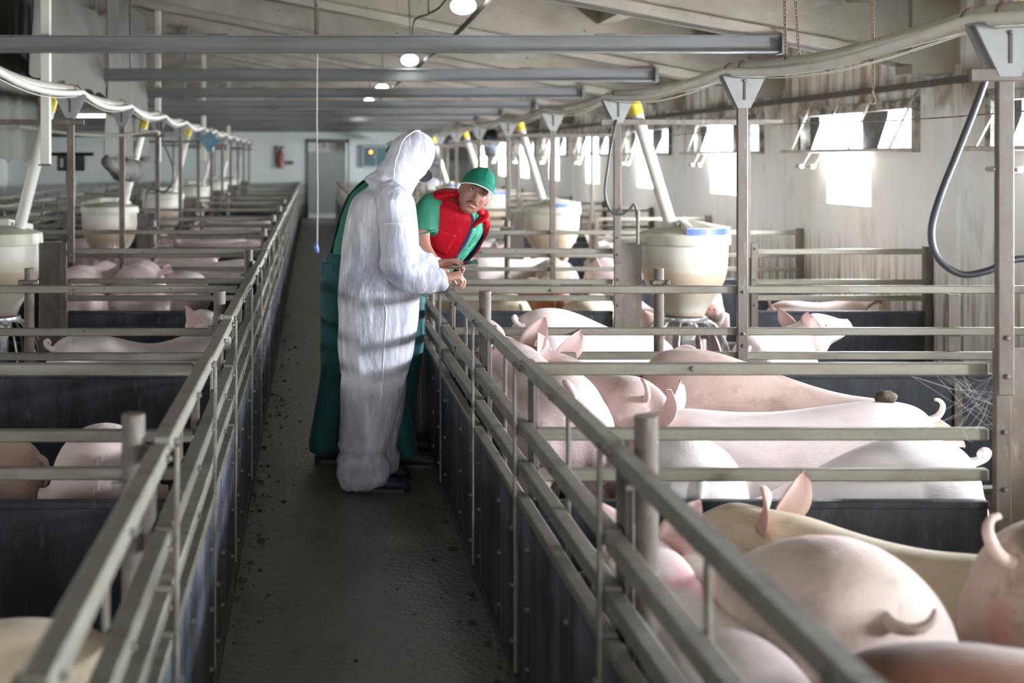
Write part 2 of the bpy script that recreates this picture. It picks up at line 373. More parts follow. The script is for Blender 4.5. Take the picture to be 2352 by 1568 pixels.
# flange along the lower edge
fl = lambda a, b, h: [(a, zb(a)), (b, zb(b)), (b, zb(b)+h), (a, zb(a)+h)]
tg.prism(fl(WALL_R, RX, .07), lambda p, q, t: (p, t, q), -.13, .13).prism(fl(RX, WALL_L, .07), lambda p, q, t: (p, t, q), -.13, .13)
tg.box(WALL_R-.32, WALL_R, -.13, .13, zb(WALL_R)-.0, zb(WALL_R)+TD+.05)
tme = tg.mesh('roof_truss')
for y in TRUSS_Y: link('roof_truss', tme, M['concrete'], ceil, (0, y, 0))
hole = G().lathe([(.011, 0), (.011, .004)], n=10).xf(Matrix.Rotation(PI/2, 4, 'X')).mesh('bolt_hole')
for y in TRUSS_Y[4:8]:
    for x in (2.55, 1.0, -.4): link('bolt_hole', hole, M['black'], ceil, (x, y-.089, zb(x)+.26))
for x in (3.75, 2.75, 1.75, .75, -.25, -1.25, -3.2, -4.6, -6.2, -7.6):
    zz = zb(x) + TD
    pg = G()
    for a, b in zip(TRUSS_Y, TRUSS_Y[1:]):
        pg.box(-.05, .05, a+.09, b-.09, -.16, .02).box(-.085, .085, a+.09, b-.09, -.19, -.15)
    obj('purlin', pg, M['concrete'], ceil, loc=(x, 0, zz))
obj('ridge_beam', G().box(-.10, .10, BACK_Y, END_Y, -.3, .0), M['concrete'], ceil, loc=(RX, 0, zr))
# ledge pipe along the right wall, wall pilasters
struct('trim_2', G().box(WALL_R-.05, WALL_R, BACK_Y, END_Y, 2.17, 2.215), M['post'])
pgm = G().box(WALL_R-.03, WALL_R, -.16, .16, 0, 2.3)
for i, y in enumerate(TRUSS_Y): struct('trim_%d' % (i+3), pgm, M['wall'], loc=(0, y, 0))

# steel tie beams under the trusses (I section)
def ibeam(x0, x1):
    h, w, t = .058, .05, .008
    g = G().box(x0, x1, -w, w, h-t, h).box(x0, x1, -w, w, -h, -h+t).box(x0, x1, -.006, .006, -h+t, h-t)
    return g.box(x1-.01, x1+.02, -.07, .07, -h-.01, h+.01)
ib = ibeam(-8.2, 3.2).mesh('tie_beam')
n = 0
for y in TRUSS_Y[4:]:
    t = thing('tie_beam', 'grey steel tie beam under the roof, %s crossbeam from the camera' % ORD[n], 'steel beam', (0, y-.12, 2.44), 0, 'steel tie beams under the roof')
    link('beam', ib, M['steel'], t)
    for x in (-6, -3.3, -.65, 2.0):
        obj('splice_plate', G().cbox(x-.07, x+.07, -.053, .053, .058, .068), M['steel'], t)
    n += 1

# windows of the right wall: bright lower opening, row of tilted hopper panes above
pane_me = {}
def pane_mesh(w, h, tilt):
    g = G().box(-w/2, w/2, -.004, .004, 0, h)
    return g.xf(Matrix.Rotation(PI/2, 4, 'Z') @ Matrix.Rotation(tilt, 4, 'X'))
for i, y in enumerate(WIN_Y):
    w = thing('window_%d' % (i+1), None, None, (WALL_R, y, 1.72)); w['kind'] = 'structure'
    # mouldy timber frame round the hopper opening
    z0, z1, a, b = .015, .33, -1.23, .97
    obj('frame', G().box(-.035, .19, a-.05, a+.02, z0-.03, z1+.06).box(-.035, .19, b-.02, b+.05, z0-.03, z1+.06).box(-.03, .19, a+.02, b-.02, z1-.02, z1+.05), M['mould'], w)
    obj('masking_board', G().box(.05, .17, -.63, -.16, z0, z1-.02).box(.05, .17, a+.02, -1.09, z0, z1-.02).box(.05, .17, .73, b-.02, z0, z1-.02), M['darkframe'], w)  # added dark boards, hide the window light between the panes
    obj('sill', G().cbox(-.16, .02, a-.03, b+.16, -.012, .016), M['stay'], w)
    for (c, ww) in ((.50, .42), (.06, .42), (-.86, .44)):
        ti = R.uniform(.30, .42)
        p = obj('pane', pane_mesh(ww, .33, ti), M['pane'], w, loc=(-.03, c, .016))
    for c in (.9, .28, -.35, -1.1):
        obj('stay', G().tube([(-.10, c+.12, .0), (-.02, c-.18, .44)], .009, 6), M['stay'], w)
    obj('reveal', G().box(.17, .19, -.435, -.40, -.44, -.01).box(.17, .19, .40, .435, -.44, -.01).box(.17, .19, -.435, .435, -.03, -.01), M['white_paint'], w)
    for c in (.62, .35):
        obj('latch', G().tube([(-.12, c+.2, -.13), (-.12, c+.08, -.13)], .018, 8).tube([(-.11, c+.1, -.13), (-.10, c-.05, -.02)], .006, 6), M['stay'], w)
# ---------------------------------------------------------------- fences
FY = [4.15, 6.6]
while FY[-1] < END_Y - 3.2: FY.append(FY[-1] + (2.72 if len(FY) % 2 == 0 else 2.45))
bolt_me = G().lathe([(.0085, 0), (.0085, .007), (.005, .012)], n=6).mesh('bolt')
boltx = Matrix.Rotation(PI/2, 4, 'Y')
def bolt(parent, loc, d):     # d: '+x' '-x' '-y'
    rot = {'+x': (0, PI/2, 0), '-x': (0, -PI/2, 0), '-y': (PI/2, 0, 0)}[d]
    link('bolt', bolt_me, M['steel'], parent, loc, rot)
unit_cache = {}
def bar(parent, name, m, x0, x1, y0, y1, z0, z1, c=.004):
    """chamfered bar; equal sizes share one mesh"""
    k = (name, round(x1-x0, 2), round(y1-y0, 2), round(z1-z0, 3), m.name)
    if k not in unit_cache:
        a, b, d = k[1]/2, k[2]/2, (z1-z0)/2
        a = (x1-x0)/2 if a < .1 else a; b = (y1-y0)/2 if b < .1 else b
        unit_cache[k] = G().cbox(-a, a, -b, b, -d, d, c).mesh(name)
    return link(name, unit_cache[k], m, parent, ((x0+x1)/2, (y0+y1)/2, (z0+z1)/2))

def corridor_section(side, ya, yb, xr, label, group, near):
    """side +1: pens on the +x side.  xr: corridor face of the rails"""
    s = side; L = yb-ya; dz = R.uniform(-.009, .009); dx = R.uniform(-.003, .003)
    t = thing('corridor_fence', label, 'fence', (xr+dx, (ya+yb)/2, 0), 0, group)
    h = L/2 - .004
    X = lambda a, b: (min(s*a, s*b), max(s*a, s*b))
    for z, w in ((1.02, .042), (.822, .036), (.69, .036)):
        x0, x1 = X(0, w); jz = R.uniform(-.004, .004)
        bar(t, 'rail', M['rail'], x0, x1, -h, h, z-.04+dz+jz, z+dz+jz)
    x0, x1 = X(-.008, .03); bar(t, 'top_trim', M['rail'], x0, x1, -h, h, .56+dz, .586+dz)
    x0, x1 = X(-.006, .010); bar(t, 'board', M['panel'], x0, x1, -h, h, .012, .56, .003)
    # end post: narrow strip towards the corridor, wide channel behind it
    x0, x1 = X(-.016, -.006); bar(t, 'post_strip', M['rail'], x0, x1, -h, -h+.022, .02, 1.0+dz, .002)
    x0, x1 = X(.045, .066); bar(t, 'post_channel', M['post'], x0, x1, -h+.005, -h+.10, .02, .99+dz, .003)
    x0, x1 = X(.042, .052); bar(t, 'strut', M['rail'], x0, x1, .05, .075, .45, .985+dz, .002)
    if near:
        for y in (-.18, .32):
            x0, x1 = X(-.0085, -.006); bar(t, 'rib', M['panel'], x0, x1, y*L-.009, y*L+.009, .03, .555, .001)
        d = '-x' if s > 0 else '+x'
        for y in (-h+.011, -.18*L, .32*L):
            for z in (.12, .30, .48): bolt(t, (s*-.0085 if y > -h+.02 else s*-.016, y, z), d)
        for y in (-h+.06, .04, h-.05):
            for z in (1.0, .80, .67): bolt(t, (0, y, z+dz), d)
    return t
def latch_pole(x, y, h, label, lean=0):
    t = thing('gate_pole', label, 'post', (x, y, 0), 0, 'round gate poles along the corridor')
    obj('pole', G().tube([(0,0,.0), (lean*.3,0,.5), (lean,0,h)], .0265, 14), M['post'], t, auto=40)
    g = G().tube([(-.05,0,h-.16), (.05,0,h-.155)], .008, 6).tube([(.028*math.cos(a), .028*math.sin(a), h-.15) for a in [k*PI/5 for k in range(11)]], .006, 5)
    obj('clamp', g, M['rail'], t)
bnd = [.35, 1.6, 2.93]
for a, b in zip(FY, FY[1:]): bnd += [a, lerp(a, b, .45)]
bnd += [FY[-1], END_Y-.05]
for s, xr, word in ((1, .656, 'right'), (-1, -.32, 'left')):
    for i, (a, b) in enumerate(zip(bnd, bnd[1:])):
        corridor_section(s, a, b, xr, 'grey railed corridor fence over dark board, %s side, %s section from the camera' % (word, ORD[i]),
                         'corridor fence sections', b < 15)
mids = [b for b in bnd[2::2]][:7]
for i, y in enumerate([2.93] + [lerp(a, b, .45)+.42 for a, b in zip(FY, FY[1:])][:6]):
    latch_pole(.745, y-.03, 1.085, 'rusty round gate pole inside the right corridor fence, %s from the camera' % ORD[i], .0 if i else -.005)
    latch_pole(-.405, y+.02, 1.08, 'rusty round gate pole inside the left corridor fence, %s from the camera' % ORD[i])
# second corridor far to the left
for i, (a, b) in enumerate(zip(bnd[6::2], bnd[8::2])):
    corridor_section(-1, a, b, -5.25, 'dusty fence on the far side of the second corridor at far left, %s section' % ORD[i], 'second corridor fence sections', False)
    corridor_section(1, a, b, -4.36, 'dusty fence on the near side of the second corridor at far left, %s section' % ORD[i], 'second corridor fence sections', False)

def cross_fence(k, y, s, xa, xb, gap, label):
    """bars at right angles to the corridor; gap = (x0,x1) of the feeder bay or None"""
    t = thing('pen_fence', label, 'fence', (0, y, 0), 0, 'cross fences between the pens')
    spans = [(xa, xb)] if not gap else [(xa, gap[0]), (gap[1], xb)]
    for (a, b) in spans:
        x0, x1 = min(a, b), max(a, b)
        for z in (.993, .783, .660):
            j = R.uniform(-.006, .006)
            bar(t, 'rail', M['rail'], x0, x1, -.018, .014, z-.0195+j, z+.0195+j, .004)
        bar(t, 'board', M['board'], x0, x1, -.012, .012, .01, .555, .003)
        bar(t, 'board_cap', M['board'], x0, x1, -.018, .018, .548, .572, .003)
    if gap:
        for e, w in ((gap[0], -.02), (gap[1], .02)):
            pass
        # tall sheet-metal plates flanking the feeder
        g0, g1 = gap
        for x, wd in ((g0, .20*s), (g1, -.105*s)):
            a, b = sorted((x, x+wd))
            bar(t, 'side_plate', M['post'], a, b, -.045, -.036, .02, 1.06, .002)
            e0, e1 = sorted((x, x+.05*s*(1 if wd*s > 0 else -1)))
            bar(t, 'plate_edge', M['post'], e0, e1, -.06, -.045, .02, 1.06, .003)
            if k < 5:
                for z in (1.02, .80, .62, .42): bolt(t, ((e0+e1)/2, -.06, z), '-y')
    else:
        bar(t, 'mid_post', M['post'], s*3.22, s*3.22+.06, .014, .05, .02, .97, .003)
        bar(t, 'mid_post', M['post'], s*3.22+.01, s*3.22+.05, -.03, -.018, .25, .53, .002)
        if k < 6:
            for z in (.30, .50): bolt(t, (s*3.22+.03, -.03, z), '-y')
    xe = xb - s*.03
    bar(t, 'wall_post', M['post'], min(xb, xe)-.01, max(xb, xe)+.01, -.03, .03, .02, 1.03, .004)
    if not gap and k < 8:
        xp = 1.76*s if s > 0 else -1.44
        p = obj('clamp_pole', G().tube([(0,0,.01), (0,0,1.1)], .026, 12), M['post'], t, loc=(xp, .04, 0), auto=40)
        obj('clamp', G().cbox(-.05, .05, -.035, .0, -.012, .012).tube([(-.035,-.03,.0), (-.035,-.05,0)], .01, 6).tube([(.035,-.03,0), (.035,-.05,0)], .01, 6), M['post'], p, loc=(0, 0, 1.03))
    if k < 6:
        for x in (s*1.2, s*2.19): bolt(t, (x, -.018, .993), '-y')
    return t
for k, y in enumerate(FY):
    odd = k % 2 == 0
    cross_fence(k, y, 1, .712, 4.40, (2.14, 3.16) if odd else None, 'grey barred pen fence with dark board across the right pens, %s from the camera' % ORD[k])
    cross_fence(k, y, -1, -.376, -4.33, (-1.745, -2.76) if odd else None, 'grey barred pen fence with dark board across the left pens, %s from the camera' % ORD[k])
# ---------------------------------------------------------------- feed line: supports, pipes, drop tubes, hoppers
def bracket_mesh():
    g = G()
    w, h, d = .105, .165, .006
    poly = [(-.032, -h), (.032, -h), (w, -.012), (w, 0), (-w, 0), (-w, -.012)]
    g.prism(poly, lambda p, q, t: (p, t, q), -d-.03, d-.03).prism(poly, lambda p, q, t: (p, t, q), .03-d, .03+d)
    g.box(-w, w, -.036, .036, -.004, .004)
    return g.mesh('bracket')
br = bracket_mesh()
slot = G().cbox(-.006, .006, -.004, .0, -.05, .05, .001).mesh('slot')
post_t = {}
def support(k, y, x, zt, label):
    t = thing('pipe_support', label, 'post', (x, y-.045 if k % 2 else y-.08, 0), 0, 'feed pipe support posts')
    z0 = .57 if k % 2 else .92
    kk = ('p', k % 2, round(zt, 3))
    if kk not in post_t: post_t[kk] = G().cbox(-.025, .025, -.014, .014, z0, zt-.14, .003).mesh('post')
    link('post', post_t[kk], M['post'], t)
    b = link('bracket', br, M['bracket'], t, (0, 0, zt))
    link('slot', slot, M['black'], b, (0, -.036, -.075))
    if k < 6:
        bolt(b, (0, -.037, -.03), '-y')
        for z in ((.72, .78, .99) if k % 2 else (1.1, .98)): bolt(t, (0, -.014, z), '-y')
    if k % 2 == 0:   # frame across the feeder bay: second post and cross bar
        s = 1 if x > 0 else -1
        link('rear_post', G().cbox(-.018, .018, -.014, .014, .95, zt-.14, .003).mesh('rear_post'), M['post'], t, (s*.93, .02, 0))
        obj('cross_bar', G().cbox(min(0, s*1.06)-.12, max(0, s*1.06)+.1, -.034, -.014, -.02, .02, .003), M['post'], t, loc=(0, 0, 1.915))
for k, y in enumerate(FY):
    support(k, y, 2.155, 2.075, 'grey steel post with triangular bracket under the right feed pipe, %s from the camera' % ORD[k])
    if k: support(k, y, -1.71, 2.11, 'grey steel post with triangular bracket under the left feed pipe, %s from the camera' % ORD[k-1])

tie_me = G().tube([(.038*math.cos(a), 0, .038*math.sin(a)) for a in [q*PI/6 for q in range(13)]], .004, 5).mesh('wire_tie')
def feed_pipe(x, z, s, label):
    t = thing('feed_pipe', label, 'pipe', (x, 0, z), 0, 'feed pipes along the pens')
    pts = []; p2 = []; p3 = []
    ys = [.4, 1.6] + FY + [36.6]
    for a, b in zip(ys, ys[1:]):
        for j in range(8):
            u = j/8; y = lerp(a, b, u)
            sag = -.032*math.sin(PI*u)*(1 if a > 1 else .3)
            pts.append((0, y, .030+sag + .004*math.sin(y*3.1))); 
            p2.append((-.062*s + .012*math.sin(y*2.3), y, .014 + 1.35*sag - .012*math.sin(PI*u)))
            p3.append((-.045*s, y, -.012 + 1.9*sag))
    obj('auger_pipe', G().tube(pts, .034, 14), M['pvc'], t, smooth=True)
    obj('conduit', G().tube(p2, .021, 10), M['tube'], t, smooth=True)  # pipe highlights put in as a lighter plastic
    obj('cord', G().tube(p3, .004, 5), M['rope'], t, smooth=True)
    for y in ys[2:]:
        for dy in (-.10, .12): link('wire_tie', tie_me, M['wire'], t, (0, y+dy, .03))
feed_pipe(2.155, 2.08, 1, 'long pale plastic feed pipe sagging between posts over the right pens')
feed_pipe(-1.71, 2.115, -1, 'long pale plastic feed pipe sagging between posts over the left pens')

rim_me = None
def build_feeder():
    t = thing('feeder', 'x', 'feeder')
    body = [(.0, .545), (.14, .545), (.147, .555), (.16, .595), (.19, .64), (.222, .685), (.255, .74), (.280, .80), (.292, .85), (.30, .93), (.304, 1.045), (.298, 1.05), (.0, 1.05)]
    obj('hopper', G().lathe(body, n=40, caps=False), M['hopper'], t, auto=35)
    obj('rim', G().lathe([(.303, 1.05), (.319, 1.05), (.322, 1.06), (.320, 1.115), (.312, 1.122), (.30, 1.122)], n=40, caps=False), M['lid'], t, auto=30)
    obj('lid', G().lathe([(.318, 1.115), (.315, 1.128), (.24, 1.15), (.12, 1.172), (.05, 1.18), (.0, 1.18)], n=40, caps=False), M['lid'], t, auto=40)
    # hinged flap with blue edge
    a0, a1, n = math.radians(-102), math.radians(28), 16
    out = [(.315*math.cos(lerp(a0, a1, i/n)), .315*math.sin(lerp(a0, a1, i/n))) for i in range(n+1)]
    inn = [(.05, .10), (-.05, -.06)]
    poly = out + inn
    ht = lambda p, q: 1.135 + .055*(1 - (p*p+q*q)/.1)
    m = len(poly)
    v = [(p, q, ht(p, q)-.012) for p, q in poly] + [(p, q, ht(p, q)+.04) for p, q in poly]
    f = [tuple(range(m))[::-1], tuple(range(m, 2*m))] + [(i, (i+1) % m, m+(i+1) % m, m+i) for i in range(m)]
    fl = obj('flap', G().add(v, f), M['lid'], t)
    ge = G()
    ring = [(1.006*p, 1.006*q) for p, q in out]
    ve = [(p, q, ht(p, q)-.010) for p, q in ring] + [(p, q, ht(p, q)+.036) for p, q in ring] + [(p*.985, q*.985, ht(p, q)-.01) for p, q in ring] + [(p*.985, q*.985, ht(p, q)+.036) for p, q in ring]
    k = n+1
    fe = [(i, i+1, k+i+1, k+i) for i in range(n)] + [(k+i, k+i+1, 3*k+i+1, 3*k+i) for i in range(n)]
    obj('blue_edge', ge.add(ve, fe), M['blue'], fl)
    obj('hinge', G().cbox(-.03, .03, -.012, .012, -.01, .03), M['black'], fl, loc=(-.03, -.09, 1.17), rot=(0, 0, .6))
    obj('collar', G().lathe([(.0, .50), (.165, .50), (.168, .512), (.165, .53), (.10, .545), (.0, .545)], n=28, caps=False), M['chrome'], t, auto=30)
    obj('dosing_cone', G().lathe([(.0, .36), (.07, .36), (.10, .44), (.105, .50), (.0, .50)], n=20, caps=False), M['hopper'], t, auto=40)
    obj('feed_tube', G().lathe([(.0, .10), (.078, .10), (.078, .37), (.0, .37)], n=20, caps=False), M['chrome'], t, auto=30)
    obj('trough', G().lathe([(.0, .0), (.30, .0), (.37, .05), (.40, .15), (.385, .155), (.34, .07), (.0, .05)], n=32, caps=False), M['post'], t, auto=30)
    rod = G().tube(cr([(.15, 0, .50), (.20, 0, .49), (.26, 0, .42), (.31, 0, .30), (.335, 0, .13)], 4), .006, 6).mesh('guard_rod', True)
    noz = G().tube([(.12, 0, .50), (.20, 0, .485)], .016, 10).mesh('nozzle')
    for i in range(12):
        link('guard_rod', rod, M['chrome'], t, None, (0, 0, 2*PI*i/12+.13))
        if i % 2: link('nozzle', noz, M['chrome'], t, None, (0, 0, 2*PI*i/12))
    return t
feeder0 = build_feeder(); used = False
def drop_tube(x0, z0, x1, z1, y, label):
    t = thing('drop_tube', label, 'pipe', (x1, y, z1), 0, 'feed drop tubes')
    a = Vector((x0-x1, 0, z0-z1)); 
    obj('tube', G().tube([(0,0,0), a*.93], .043, 16), M['tube'], t, auto=40)
    obj('collar', G().tube([a*.90, a*1.0], .047, 14).tube([a*.97, a+Vector((0,0,.05))], .038, 10), M['yellow'], t, auto=40)
for k in range(2, len(FY), 2):
    y = FY[k]
    for s, x, w in ((1, 2.655, 'right'), (-1, -2.255, 'left')):
        t = feeder0 if not used else copy_tree(feeder0); used = True
        n = k//2 - 1
        t.location = (x, y+.02, 0); t.rotation_euler = (0, 0, 0 if s > 0 else PI-.5)
        t['label'] = 'cream plastic feed hopper with blue lid edge in the %s pens, %s from the camera' % (w, ORD[n]); t['group'] = 'feed hoppers'
        if s > 0: drop_tube(2.29, 2.06, 2.56, 1.165, y, 'pale drop tube slanting from the right feed pipe into a hopper, %s from the camera' % ORD[n])
        else: drop_tube(-1.86, 2.09, -2.09, 1.165, y, 'pale drop tube slanting from the left feed pipe into a hopper, %s from the camera' % ORD[n])
# ---------------------------------------------------------------- pigs
def fuse(g, voxel, smooth=4, name='body', dec=None):
    """voxel-fuse overlapping shapes into one continuous skin"""
    me = g.mesh(name + '_raw')
    o = bpy.data.objects.new('fuse_tmp', me); C.objects.link(o)
    r = o.modifiers.new('r', 'REMESH'); r.mode = 'VOXEL'; r.voxel_size = voxel; r.use_smooth_shade = True
    if smooth:
        sm = o.modifiers.new('s', 'SMOOTH'); sm.factor = .5; sm.iterations = smooth
    dg = bpy.context.evaluated_depsgraph_get(); dg.update()
    out = bpy.data.meshes.new_from_object(o.evaluated_get(dg), preserve_all_data_layers=False, depsgraph=dg)
    bpy.data.objects.remove(o); bpy.data.meshes.remove(me)
    out.name = name; out.polygons.foreach_set('use_smooth', [True]*len(out.polygons)); out.update()
    return out

# spine stations: x, centre z, half width, half height
SPINE = [(-.632,.53,.045,.05),(-.615,.52,.10,.115),(-.575,.505,.148,.175),(-.51,.492,.178,.212),(-.40,.482,.192,.228),(-.25,.468,.186,.224),
         (-.08,.455,.184,.218),(.08,.452,.184,.218),(.22,.462,.178,.216),(.33,.486,.162,.200),(.42,.512,.140,.172),(.50,.532,.122,.148),
         (.57,.540,.117,.138),(.63,.526,.103,.122),(.68,.506,.087,.102),(.715,.490,.071,.082),(.745,.477,.058,.064),(.775,.469,.050,.054),(.785,.468,.044,.048)]
def pig_bend(pitch, yaw, byaw, sag=0, low=0):
    """vertex warp: head pitch / yaw beyond the shoulders, whole-body curve, back sag"""
    def w(p):
        x, y, z = p
        if sag: z -= sag*math.exp(-((x-.02)/.26)**2)*smoothstep(.35, .6, z)
        if low: z *= 1 - low*smoothstep(-.38, .30, x)
        t = smoothstep(.22, .62, x)
        if t > 0 and (pitch or yaw):
            px, pz = .30, .48*(1 - low)
            a = pitch*t; dx, dz = x-px, z-pz
            x, z = px + dx*math.cos(a) - dz*math.sin(a), pz + dx*math.sin(a) + dz*math.cos(a)
            a = yaw*t; dx = x-px
            x, y = px + dx*math.cos(a) - y*math.sin(a), dx*math.sin(a) + y*math.cos(a)
        if byaw:
            a = byaw*smoothstep(-.5, .5, x); dx = x+.1
            if dx > 0: x, y = -.1 + dx*math.cos(a) - y*math.sin(a), dx*math.sin(a) + y*math.cos(a)
        return (x, y, z)
    return w
def super_ring(x, zc, ry, rz, n=28, e=2.25):
    out = []
    for k in range(n):
        th = 2*PI*k/n; c, s = math.cos(th), math.sin(th)
        yy = math.copysign(abs(c)**(2/e), c)*ry; zz = math.copysign(abs(s)**(2/e), s)*rz
        if s < -.2: yy *= 1.03
        if zz > 0: yy *= 1 - .10*(zz/rz)**2
        out.append((x, yy, zc+zz))
    return out
def tail_pts(kind):
    if kind == 'up':   return [(-.60,0,.64),(-.645,0,.66),(-.675,.008,.70),(-.682,.02,.745),(-.66,.03,.775),(-.63,.03,.782)]
    if kind == 'curl': return [(-.60,0,.635),(-.645,0,.645),(-.68,.015,.67),(-.685,.04,.705),(-.655,.055,.715),(-.64,.045,.69),(-.66,.03,.67)]
    if kind == 'side': return [(-.60,0,.63),(-.655,-.01,.62),(-.69,-.05,.625),(-.70,-.09,.65),(-.695,-.11,.685)]
    return [(-.605,0,.62),(-.655,0,.60),(-.675,.01,.54),(-.672,.02,.48),(-.66,.03,.44)]
def ear_mesh(s, up):
    """leaf shaped shell; s: side; up 1 erect, 0 folded forward"""
    g = G(); rows = 8; L = .175; W = .062
    fr, bk = [], []
    base = Vector((.455, s*.082, .640))
    d = Vector((lerp(.55, -.16, up), s*lerp(.62, .40, up), lerp(.10, .90, up))).normalized()
    acr = Vector((lerp(.5, .35, up), -s*lerp(.55, .9, up), .12)); acr = (acr - d*acr.dot(d)).normalized()
    nrm = d.cross(acr)*(-s)          # faces forward / out
    for i in range(rows+1):
        u = i/rows
        w = W*(math.sin(PI*min(1, .22+.78*u*.98))**.75 if u < 1 else 0)*(1 - .25*u)
        if i == rows: w = .003
        c = base + d*(L*u) + nrm*(.03*math.sin(PI*u*.9) + .02*u*u) 
        rowf = []
        for j in range(7):
            q = -1 + j/3
            cup = nrm*(.030*(q*q)*(1-.5*u))
            rowf.append(c + acr*(w*q) + cup)
        fr.append(rowf); bk.append([p - nrm*(.007*(1-.6*u)) for p in rowf])
    v = [p for r in fr for p in r] + [p for r in bk for p in r]; o = len(fr)*7; f = []
    for i in range(rows):
        for j in range(6):
            a = i*7+j
            f.append((a, a+1, a+8, a+7)); f.append((o+a, o+a+7, o+a+8, o+a+1))
        f.append((i*7, (i+1)*7, o+(i+1)*7, o+i*7)); f.append((i*7+6, o+i*7+6, o+(i+1)*7+6, (i+1)*7+6))
    f.append(tuple([j for j in range(7)][::-1] + [o+j for j in range(7)])); f.append(tuple([rows*7+j for j in range(7)] + [o+rows*7+6-j for j in range(7)]))
    return g.add(v, f)
pig_cache = {}
def pig_meshes(pitch=0, yaw=0, byaw=0, sag=0, ears=1, tail='up', fat=1.0, voxel=.0135, low=0):
    key = (pitch, yaw, byaw, sag, ears, tail, fat, voxel, low)
    if key in pig_cache: return pig_cache[key]
    w = pig_bend(pitch, yaw, byaw, sag, low)
    g = G()
    # resample the spine smoothly
    P = cr([(a, b, 0) for a, b, c, d in SPINE], 3); Q = cr([(c, d, 0) for a, b, c, d in SPINE], 3)
    rings = []
    for p, q in zip(P, Q):
        f = fat if -.6 < p.x < .35 else 1
        rings.append([w(v) for v in super_ring(p.x, p.y, q.x*f, q.y*lerp(1, f, .5))])
    g.loft(rings)
    for s in (1, -1):
        # ham and hind leg (hock points backwards)
        g.tube([w(v) for v in [(-.43,s*.10,.47),(-.45,s*.118,.36),(-.455,s*.122,.29),(-.50,s*.118,.215),(-.505,s*.116,.18),(-.475,s*.116,.10),(-.455,s*.116,.045),(-.44,s*.116,.0)]],
               [.135,.125,.085,.055,.047,.040,.042,.044], 14)
        # shoulder, fore leg
        g.tube([w(v) for v in [(.22,s*.105,.44),(.225,s*.122,.33),(.235,s*.122,.245),(.24,s*.12,.20),(.235,s*.12,.10),(.245,s*.12,.045),(.262,s*.12,.0)]],
               [.12,.105,.068,.054,.042,.042,.044], 14)
        # cheek, buttock
        g.sphere(w((.51, s*.072, .475)), .085, 12, 8, (1.2, .8, 1.0))
        g.sphere(w((-.535, s*.088, .475)), .105, 14, 10, (.95, .92, 1.35))
    body = fuse(g, voxel, 5, 'body')
    parts = {'body': body}
    parts['ear'] = [G.xf(ear_mesh(s, ears), Matrix()) for s in (1, -1)]
    for e in parts['ear']: e.v = [w(p) for p in e.v]
    parts['ear'] = [e.mesh('ear', True) for e in parts['ear']]
    b0 = Vector((-.60, 0, .635)); tp = cr([b0 + (Vector(q)-b0)*.64 for q in tail_pts(tail)], 4); m = len(tp)
    parts['tail'] = G().tube([w(p) for p in tp], [lerp(.017, .006, i/(m-1)) for i in range(m)], 10).mesh('tail', True)
    sn = G().tube([w(p) for p in [(.772,0,.468),(.790,0,.467),(.797,0,.467)]], [.047,.047,.040], 18, sq=(1.05, .95))
    parts['snout'] = sn.mesh('snout', True)
    nz = G()
    parts['nostril'] = [G().sphere(w((.797, s*.016, .470)), .0075, 8, 6, (.4, .8, 1.3)).mesh('nostril', True) for s in (1, -1)]
    parts['eye'] = [G().sphere(w((.612, s*.094, .566)), .0125, 10, 8).mesh('eye', True) for s in (1, -1)]
    parts['hoof'] = [G().tube([w((x, s*.117, .052)), w((x+.012, s*.117, .0))], [.043, .049], 12, sq=(1, 1)).mesh('hoof') for x in (-.452, .25) for s in (1, -1)]
    parts['w'] = w
    pig_cache[key] = parts
    return parts
def pigskin(name, base, blot, dirt, amt=.6, mark=None, spot=None):
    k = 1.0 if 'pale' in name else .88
    base, blot, dirt = [tuple(v*k for v in c) for c in (base, blot, dirt)]
    m = mat(name, base, .62, 0, [(blot, 5.5, .42, .64, 5, .8), (dirt, (6,6,9), .52, .68, 7, amt), (tuple(c*.72 for c in base), 60, .62, .8, 4, .35)],
            bump=((38, 120, 120), .35, .004), spec=.28, sheen=.12)
    nt = m.node_tree; N = nt.nodes; L = nt.links; b = N['Principled BSDF']
    b.inputs['Subsurface Weight'].default_value = .0
    if mark:      # patches of stock-marking paint or natural spots: (colour, x, y, z, sx, sy, sz)
        src = b.inputs['Base Color'].links[0].from_socket
        tc = N.new('ShaderNodeTexCoord'); nz = N.new('ShaderNodeTexNoise'); nz.inputs['Scale'].default_value = 14
        L.new(tc.outputs['Object'], nz.inputs['Vector'])
        for (col, x, y, z, sx, sy, sz, am) in mark:
            mp = N.new('ShaderNodeMapping'); mp.inputs['Location'].default_value = (-x/sx, -y/sy, -z/sz); mp.inputs['Scale'].default_value = (1/sx, 1/sy, 1/sz)
            L.new(tc.outputs['Object'], mp.inputs[0])
            ln = N.new('ShaderNodeVectorMath'); ln.operation = 'LENGTH'; L.new(mp.outputs[0], ln.inputs[0])
            ad = N.new('ShaderNodeMath'); ad.operation = 'ADD'; L.new(ln.outputs['Value'], ad.inputs[0])
            mu = N.new('ShaderNodeMath'); mu.operation = 'MULTIPLY_ADD'; L.new(nz.outputs['Fac'], mu.inputs[0]); mu.inputs[1].default_value = 1.0; mu.inputs[2].default_value = -.5
            L.new(mu.outputs[0], ad.inputs[1])
            mr = N.new('ShaderNodeMapRange'); mr.inputs[1].default_value = 1.1; mr.inputs[2].default_value = .55; mr.inputs[4].default_value = am
            L.new(ad.outputs[0], mr.inputs[0])
            mx = N.new('ShaderNodeMix'); mx.data_type = 'RGBA'; L.new(mr.outputs[0], mx.inputs[0]); L.new(src, mx.inputs[6]); mx.inputs[7].default_value = (*col, 1)
            src = mx.outputs[2]
        L.new(src, b.inputs['Base Color'])
    return m
PINK = (.76, .555, .50)
